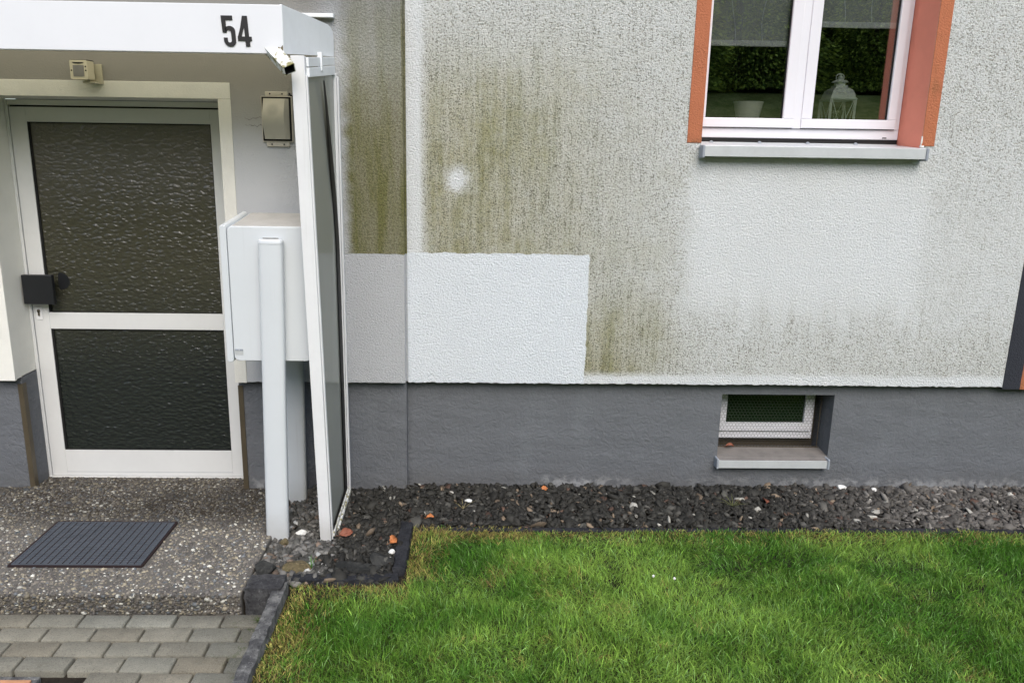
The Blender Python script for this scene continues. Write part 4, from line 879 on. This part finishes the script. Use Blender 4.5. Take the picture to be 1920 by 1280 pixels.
def leaf(c_, ln, wd, rz, tilt, mat, label, seed):
    r_ = random.Random(seed); b = MB(); n_ = 9; L = []; Rr = []; Mi = []
    for i in range(n_):
        t = i / (n_ - 1); w_ = wd * math.sin(math.pi * min(1, t * 0.98 + 0.01)) ** 0.7 * (1 + r_.uniform(-0.15, 0.15)); zc = 0.010 * math.sin(t * 3.1) + 0.004 * r_.random()
        Mi.append((ln * (t - .5), 0, zc)); L.append((ln * (t - .5), w_, zc + 0.008 + r_.uniform(0, 0.004))); Rr.append((ln * (t - .5), -w_, zc + 0.006 + r_.uniform(0, 0.006)))
    Rm = Matrix.Rotation(rz, 3, 'Z') @ Matrix.Rotation(tilt, 3, 'X')
    allp = [Rm @ Vector(p) + Vector(c_) for p in L + Mi + Rr]
    b.add(allp, [(i, i + 1, n_ + i + 1, n_ + i) for i in range(n_ - 1)] + [(n_ + i, n_ + i + 1, 2 * n_ + i + 1, 2 * n_ + i) for i in range(n_ - 1)])
    b.tube([Rm @ Vector((-ln * .5, 0, 0)) + Vector(c_), Rm @ Vector((-ln * .75, 0.004, 0.004)) + Vector(c_)], 0.0008, 5)
    o = b.build('dry_leaf', mat, None, 0, True); sdf = o.modifiers.new('s', 'SOLIDIFY'); sdf.thickness = 0.0006; centre(o); tag(o, label, 'leaf')
leaf((-0.365, -0.660, 0.085), 0.065, 0.022, 1.2, 0.7, 'leaf', 'orange dry leaf standing against the short dark edging stone', 1)
leaf((0.435, -0.075, 0.092), 0.042, 0.017, 0.3, 0.4, 'leaf', 'orange dry leaf in the dark gravel below the corner of the repainted patch', 2)
leaf((-0.60, -0.585, 0.080), 0.070, 0.024, 0.5, 0.5, 'leafdark', 'red-brown dry leaf at the foot of the side screen', 3)
leaf((-0.19, -0.415, 0.085), 0.040, 0.012, 0.1, 0.3, 'leaf', 'small curled dry leaf by the lawn edging right of the corner', 4)
leaf((1.64, -0.20, 0.085), 0.055, 0.02, 1.6, 0.5, 'leafdark', 'red-brown dry leaf in the gravel below the basement window', 5)
leaf((1.525, 0.09, 0.295), 0.05, 0.012, 0.1, 0.2, 'leafdark', 'crumpled brown leaf on the basement window sill', 6)

# ---- foot grate
G = thing('foot_grate', (-1.755, -0.70, 0.09), 'rectangular galvanised boot grate let into the entrance slab', 'grate')
gx0, gx1, gy0, gy1 = -2.062, -1.464, -0.925, -0.488
b = MB(); frame(b, gx0, gx1, 0, 0, 0, 0, 0, 0, 0, 0) if False else None
for q in ((gx0, gx1, gy0 - 0.004, gy0 + 0.006), (gx0, gx1, gy1 - 0.006, gy1 + 0.004), (gx0 - 0.004, gx0 + 0.006, gy0 + 0.006, gy1 - 0.006), (gx1 - 0.006, gx1 + 0.004, gy0 + 0.006, gy1 - 0.006)): b.box(*q, 0.06, 0.0965)
b.build('frame', 'graterim', G)
b = MB(); b.box(gx0 + 0.006, gx1 - 0.006, gy0 + 0.006, gy1 - 0.006, 0.0900, 0.0905); b.build('pit', 'gratedark', G)
b = MB(); xi0, xi1, yi0, yi1 = gx0 + 0.009, gx1 - 0.009, gy0 + 0.009, gy1 - 0.009
for q in ((xi0, xi1, yi0, yi0 + 0.004), (xi0, xi1, yi1 - 0.004, yi1), (xi0, xi0 + 0.004, yi0 + 0.004, yi1 - 0.004), (xi1 - 0.004, xi1, yi0 + 0.004, yi1 - 0.004)): b.box(*q, 0.0907, 0.0985)
n1 = 25
for i in range(1, n1): yy = yi0 + (yi1 - yi0) * i / n1; b.box(xi0 + 0.004, xi1 - 0.004, yy - 0.0035, yy + 0.0035, 0.0907, 0.0970)
b.build('bars', 'grate', G)
b = MB(); n2 = 18
for i in range(1, n2): xx = xi0 + (xi1 - xi0) * i / n2; b.box(xx - 0.0016, xx + 0.0016, yi0 + 0.004, yi1 - 0.004, 0.0972, 0.0985)
b.build('cross_bars', 'graterim', G)

# ---- drain frame in the paving at the lower left
DR = thing('drain_cover', (-1.9, -1.8, 0.0), 'recessed drain cover with rusty orange rim in the brick paving', 'drain')
b = MB(); X0, X1, Y0, Y1 = -2.36, -1.592, -2.10, -1.553
for q in ((X0, X1, Y1 - 0.018, Y1), (X0, X1, Y0, Y0 + 0.018), (X0, X0 + 0.018, Y0 + 0.018, Y1 - 0.018), (X1 - 0.018, X1, Y0 + 0.018, Y1 - 0.018)): b.box(*q, -0.05, -0.006)
b.build('concrete_collar', 'kerblight', DR, 0.003)
b = MB(); X0 += .022; X1 -= .022; Y0 += .022; Y1 -= .022
for q in ((X0, X1, Y1 - 0.022, Y1), (X0, X1, Y0, Y0 + 0.022), (X0, X0 + 0.022, Y0 + 0.022, Y1 - 0.022), (X1 - 0.022, X1, Y0 + 0.022, Y1 - 0.022)): b.box(*q, -0.045, -0.003)
b.build('rim', 'rim', DR, 0.003)
b = MB(); b.box(X0 + .024, X1 - .024, Y0 + .024, Y1 - .024, -0.03, -0.018); b.build('cover_plate', 'gratedark', DR)

# ---------------------------------------------------------------- grass
def grass(n, x0, x1, y0, y1, ln, wd, seed):
    r = np.random.default_rng(seed)
    X_ = r.uniform(x0, x1, n); Y_ = r.uniform(y0, y1, n)
    ok = ~((X_ < -0.272) & (Y_ > -1.018)) & (X_ > -0.765) & (Y_ < -0.462 - 0.045 * vnoise(X_ * 5, X_ * 0, 7))
    X_, Y_ = X_[ok], Y_[ok]; n = len(X_)
    den = fbm(X_ * 7, Y_ * 7, 41); ok = r.random(n) < 0.45 + 0.9 * den; X_, Y_ = X_[ok], Y_[ok]; n = len(X_)
    big = fbm(X_ * 2.3, Y_ * 2.3, 51); mid = fbm(X_ * 9, Y_ * 9, 61)
    edge = np.clip(1 - np.minimum(np.where(X_ < -0.25, -Y_ - 1.018, 9), np.minimum(-Y_ - 0.505, np.where(Y_ < -1.0, X_ + 0.765, X_ + 0.272) * 0.8)) / 0.17, 0, 1)
    straw = np.clip(edge * 1.1 * (0.5 + mid * 0.9) * np.where(X_ < 0.35, 1.0, 0.45) + np.clip((mid - 0.66) * 1.6, 0, 0.35), 0, 1)
    L = ln * r.uniform(0.45, 1.25, n) * (0.65 + 0.75 * big) * (1 - 0.35 * edge); Wd = wd * r.uniform(0.6, 1.3, n)
    ang = 2 * math.pi * vnoise(X_ * 5, Y_ * 5, 71) * 1.6 + r.normal(0, 1.5, n)
    wide = r.random(n) < 0.03; Wd = np.where(wide, 0.010, Wd); L = np.where(wide, 0.016, L)
    lean = np.clip(0.55 + 0.75 * vnoise(X_ * 6, Y_ * 6, 81) + r.normal(0, 0.38, n), 0.02, 1.6)
    dx, dy = np.cos(ang), np.sin(ang); fa = r.uniform(0, math.pi, n); wx, wy = np.cos(fa) * Wd * .5, np.sin(fa) * Wd * .5
    Z0 = 0.048 + (fbm(X_ * 3, Y_ * 3, 5) - 0.5) * 0.02
    def at(t):
        b_ = lean * t; return X_ + dx * L * t * np.sin(b_ * 0.9 + 0.05), Y_ + dy * L * t * np.sin(b_ * 0.9 + 0.05), Z0 + L * t * np.cos(b_ * 0.75)
    V = np.empty((n, 7, 3)); i = 0
    for t, k in ((0, 1.0), (0.4, 0.95), (0.75, 0.7)):
        a = at(t); V[:, i, 0] = a[0] - wx * k; V[:, i, 1] = a[1] - wy * k; V[:, i, 2] = a[2]; V[:, i + 1, 0] = a[0] + wx * k; V[:, i + 1, 1] = a[1] + wy * k; V[:, i + 1, 2] = a[2]; i += 2
    a = at(1.0); V[:, 6, 0], V[:, 6, 1], V[:, 6, 2] = a
    off = (np.arange(n) * 7)[:, None, None]
    F = (np.array([[0, 1, 3], [0, 3, 2], [2, 3, 5], [2, 5, 4], [4, 5, 6]])[None] + off).reshape(-1, 3)
    g1 = np.array([0.075, 0.205, 0.018]); g2 = np.array([0.285, 0.455, 0.078]); g3 = np.array([0.28, 0.48, 0.15]); s1 = np.array([0.50, 0.40, 0.17]); s2 = np.array([0.26, 0.17, 0.07])
    u = r.random(n)[:, None]; pat = fbm(X_ * 1.5 + 3, Y_ * 2.6 + Y_ * 0 + X_ * 0.7, 91) * 0.65 + mid * 0.35; q = np.clip(0.42 + (pat - 0.47) * 3.6 + r.normal(0, 0.22, n), 0, 1)[:, None]
    c_ = g1 * (1 - q) + g2 * q; c_ = np.where(u > 0.93, g3, c_)
    isst = (r.random(n) < straw * 0.9)[:, None]; c_ = np.where(isst, np.where(r.random(n)[:, None] < 0.65, s1 * (0.6 + .4 * g2 / g2.max()), s2), c_)
    c_ = c_ * r.lognormal(-0.05, 0.33, n)[:, None]
    return V.reshape(-1, 3), F, np.repeat(c_, 7, axis=0)
parts = [grass(270000, -0.80, 3.7, -2.3, -0.46, 0.040, 0.0025, 1), grass(60000, -0.80, 6.0, -5.0, -2.3, 0.055, 0.0055, 2), grass(14000, 3.7, 6.0, -2.3, -0.5, 0.055, 0.0055, 3)]
o_ = 0; Vs = []; Fs = []; Cs = []
for V, F, c_ in parts: Vs.append(V); Fs.append(F + o_); Cs.append(c_); o_ += len(V)
o = npmesh('grass', np.concatenate(Vs), np.concatenate(Fs), 'grass', np.concatenate(Cs)); tag(o, 'short mown green grass with straw-coloured edges', 'grass', None, 'stuff')
for k_, (cx_, cy_, lab) in enumerate(((0.93, -1.02, 'tiny white clover blossom in the lawn, further right of the two'), (0.84, -1.0, 'tiny white clover blossom in the lawn, further left of the two'))):
    b = MB(); b.tube([(cx_, cy_, 0.05), (cx_, cy_, 0.092)], 0.0008, 5, 1); b.lathe(cx_, cy_, [(0.002, 0.090), (0.006, 0.094), (0.006, 0.099), (0.002, 0.103)], 8); o = b.build('clover_blossom', ['rockwhite', 'moss'], None, 0, True); centre(o); tag(o, lab, 'flower')
# small weed tufts
def tuft(c_, n_, h_, spread, label, seed, col):
    r = np.random.default_rng(seed); V = []; F = []
    for i in range(n_):
        a = r.uniform(0, 6.28); l_ = h_ * r.uniform(0.6, 1.2); d = np.array([math.cos(a), math.sin(a)]) * spread * r.uniform(0.3, 1.2); wv = np.array([-math.sin(a), math.cos(a)]) * 0.0016; b0 = len(V)
        for t, k in ((0, 1), (0.5, 1.0), (1, 0.1)):
            p = np.array([c_[0] + d[0] * t, c_[1] + d[1] * t, c_[2] + l_ * math.sin(t * 1.6)])
            V += [(p[0] - wv[0] * k, p[1] - wv[1] * k, p[2]), (p[0] + wv[0] * k, p[1] + wv[1] * k, p[2])]
        F += [(b0, b0 + 1, b0 + 3, b0 + 2), (b0 + 2, b0 + 3, b0 + 5, b0 + 4)]
    o = npmesh('weed_tuft', V, F, 'grass', np.tile(np.array(col), (len(V), 1))); centre(o); tag(o, label, 'weed')
tuft((-0.70, -0.93, 0.09), 9, 0.05, 0.04, 'small green weed between the brown rock and the edging stone', 1, (0.10, 0.22, 0.05))
tuft((-0.02, -0.30, 0.085), 7, 0.03, 0.09, 'thin straw stalks lying on the dark gravel near the lawn corner', 2, (0.30, 0.25, 0.12))
tuft((1.45, -0.25, 0.085), 14, 0.035, 0.10, 'thin grass stalks growing in the gravel left below the basement window', 3, (0.16, 0.17, 0.07))
tuft((-0.86, -1.22, 0.0), 12, 0.02, 0.03, 'little moss tuft in the paving joint beside the concrete block', 4, (0.08, 0.13, 0.02))

# ---------------------------------------------------------------- opposite the house: conifers on the bank (seen reflected in the glass)
def conifer_mesh(seed, hgt, rad):
    r = np.random.default_rng(seed); n = 34000
    zt = r.random(n) ** 1.25; ang = r.uniform(0, 2 * math.pi, n)
    arm = 0.75 + 0.5 * vnoise(ang * 2.2, zt * 9, seed)                       # uneven, tiered outline
    R_ = rad * (1 - zt) ** 0.75 * arm * np.sqrt(r.uniform(0.25, 1, n)) + 0.1; zz = 0.25 + zt * hgt - 0.25 * (R_ / rad)
    P = np.stack([R_ * np.cos(ang), R_ * np.sin(ang), zz], -1)
    s = r.uniform(0.05, 0.12, n); out = np.stack([np.cos(ang), np.sin(ang), -0.35 + r.normal(0, 0.3, n)], -1); out /= np.linalg.norm(out, axis=1, keepdims=True)
    sd = np.cross(out, r.normal(0, 0.6, (n, 3)) + np.array([0, 0, 1])); sd /= np.linalg.norm(sd, axis=1, keepdims=True)
    a = P + out * s[:, None]; b_ = P + sd * s[:, None] * 0.30; c_ = P - sd * s[:, None] * 0.30; d = P - out * s[:, None] * 0.5
    V = np.stack([a, b_, d, c_], 1).reshape(-1, 3); F = np.arange(n * 4).reshape(-1, 4)
    tipf = np.clip((R_ / (rad * (1 - zt) ** 0.75 * arm + .1)) ** 3, 0, 1)[:, None] * r.random(n)[:, None]
    col = np.array([0.050, 0.095, 0.018]) * (1 - tipf) + np.array([0.75, 0.85, 0.15]) * tipf
    return V, F, np.repeat(col, 4, axis=0)
protos = []
for sd_, hg, rd in ((1, 4.2, 2.3), (2, 5.0, 2.5)):
    e = bpy.data.objects.new('conifer', None); COL.objects.link(e)
    V, F, c_ = conifer_mesh(sd_, hg, rd); o = npmesh('crown', V, F, 'foliage', c_); o.parent = e
    b = MB(); b.tube([(0, 0, -0.4), (0.03, 0, hg * 0.4), (0, 0.02, hg * 0.92)], [0.16, 0.11, 0.02], 9)
    t_ = b.build('trunk', 'bark'); t_.parent = e; protos.append((e, o, t_))
k_ = 0
for i, xx in enumerate(np.arange(-18, 19.5, 2.9)):
    for rowi, yy in enumerate((-18.4, -20.6, -23.5)):
        e, o, t_ = protos[(i + rowi) % 2]
        if k_ >= 2 or (i + rowi) % 2 != k_:
            e2 = e.copy(); COL.objects.link(e2)
            for ch in (o, t_): c2 = ch.copy(); c2.parent = e2; COL.objects.link(c2)
            e = e2
        else: k_ += 1
        X_ = xx + rng.uniform(-0.7, 0.7) + rowi * 1.4; Y_ = yy + rng.uniform(-0.6, 0.6)
        e.location = (X_, Y_, float(bank(np.array([Y_]))[0]) - 0.1); e.rotation_euler = (0, 0, rng.uniform(0, 6.28)); s = rng.uniform(0.88, 1.12) * (1.0, 1.3, 1.6)[rowi]; e.scale = (s, s, s)
        tag(e, 'dark green conifer on the grass bank opposite the house, mirrored in the window', 'tree', 'conifers on the bank opposite the house')

for o in bpy.data.objects:
    if '_o' in o: del o['_o']
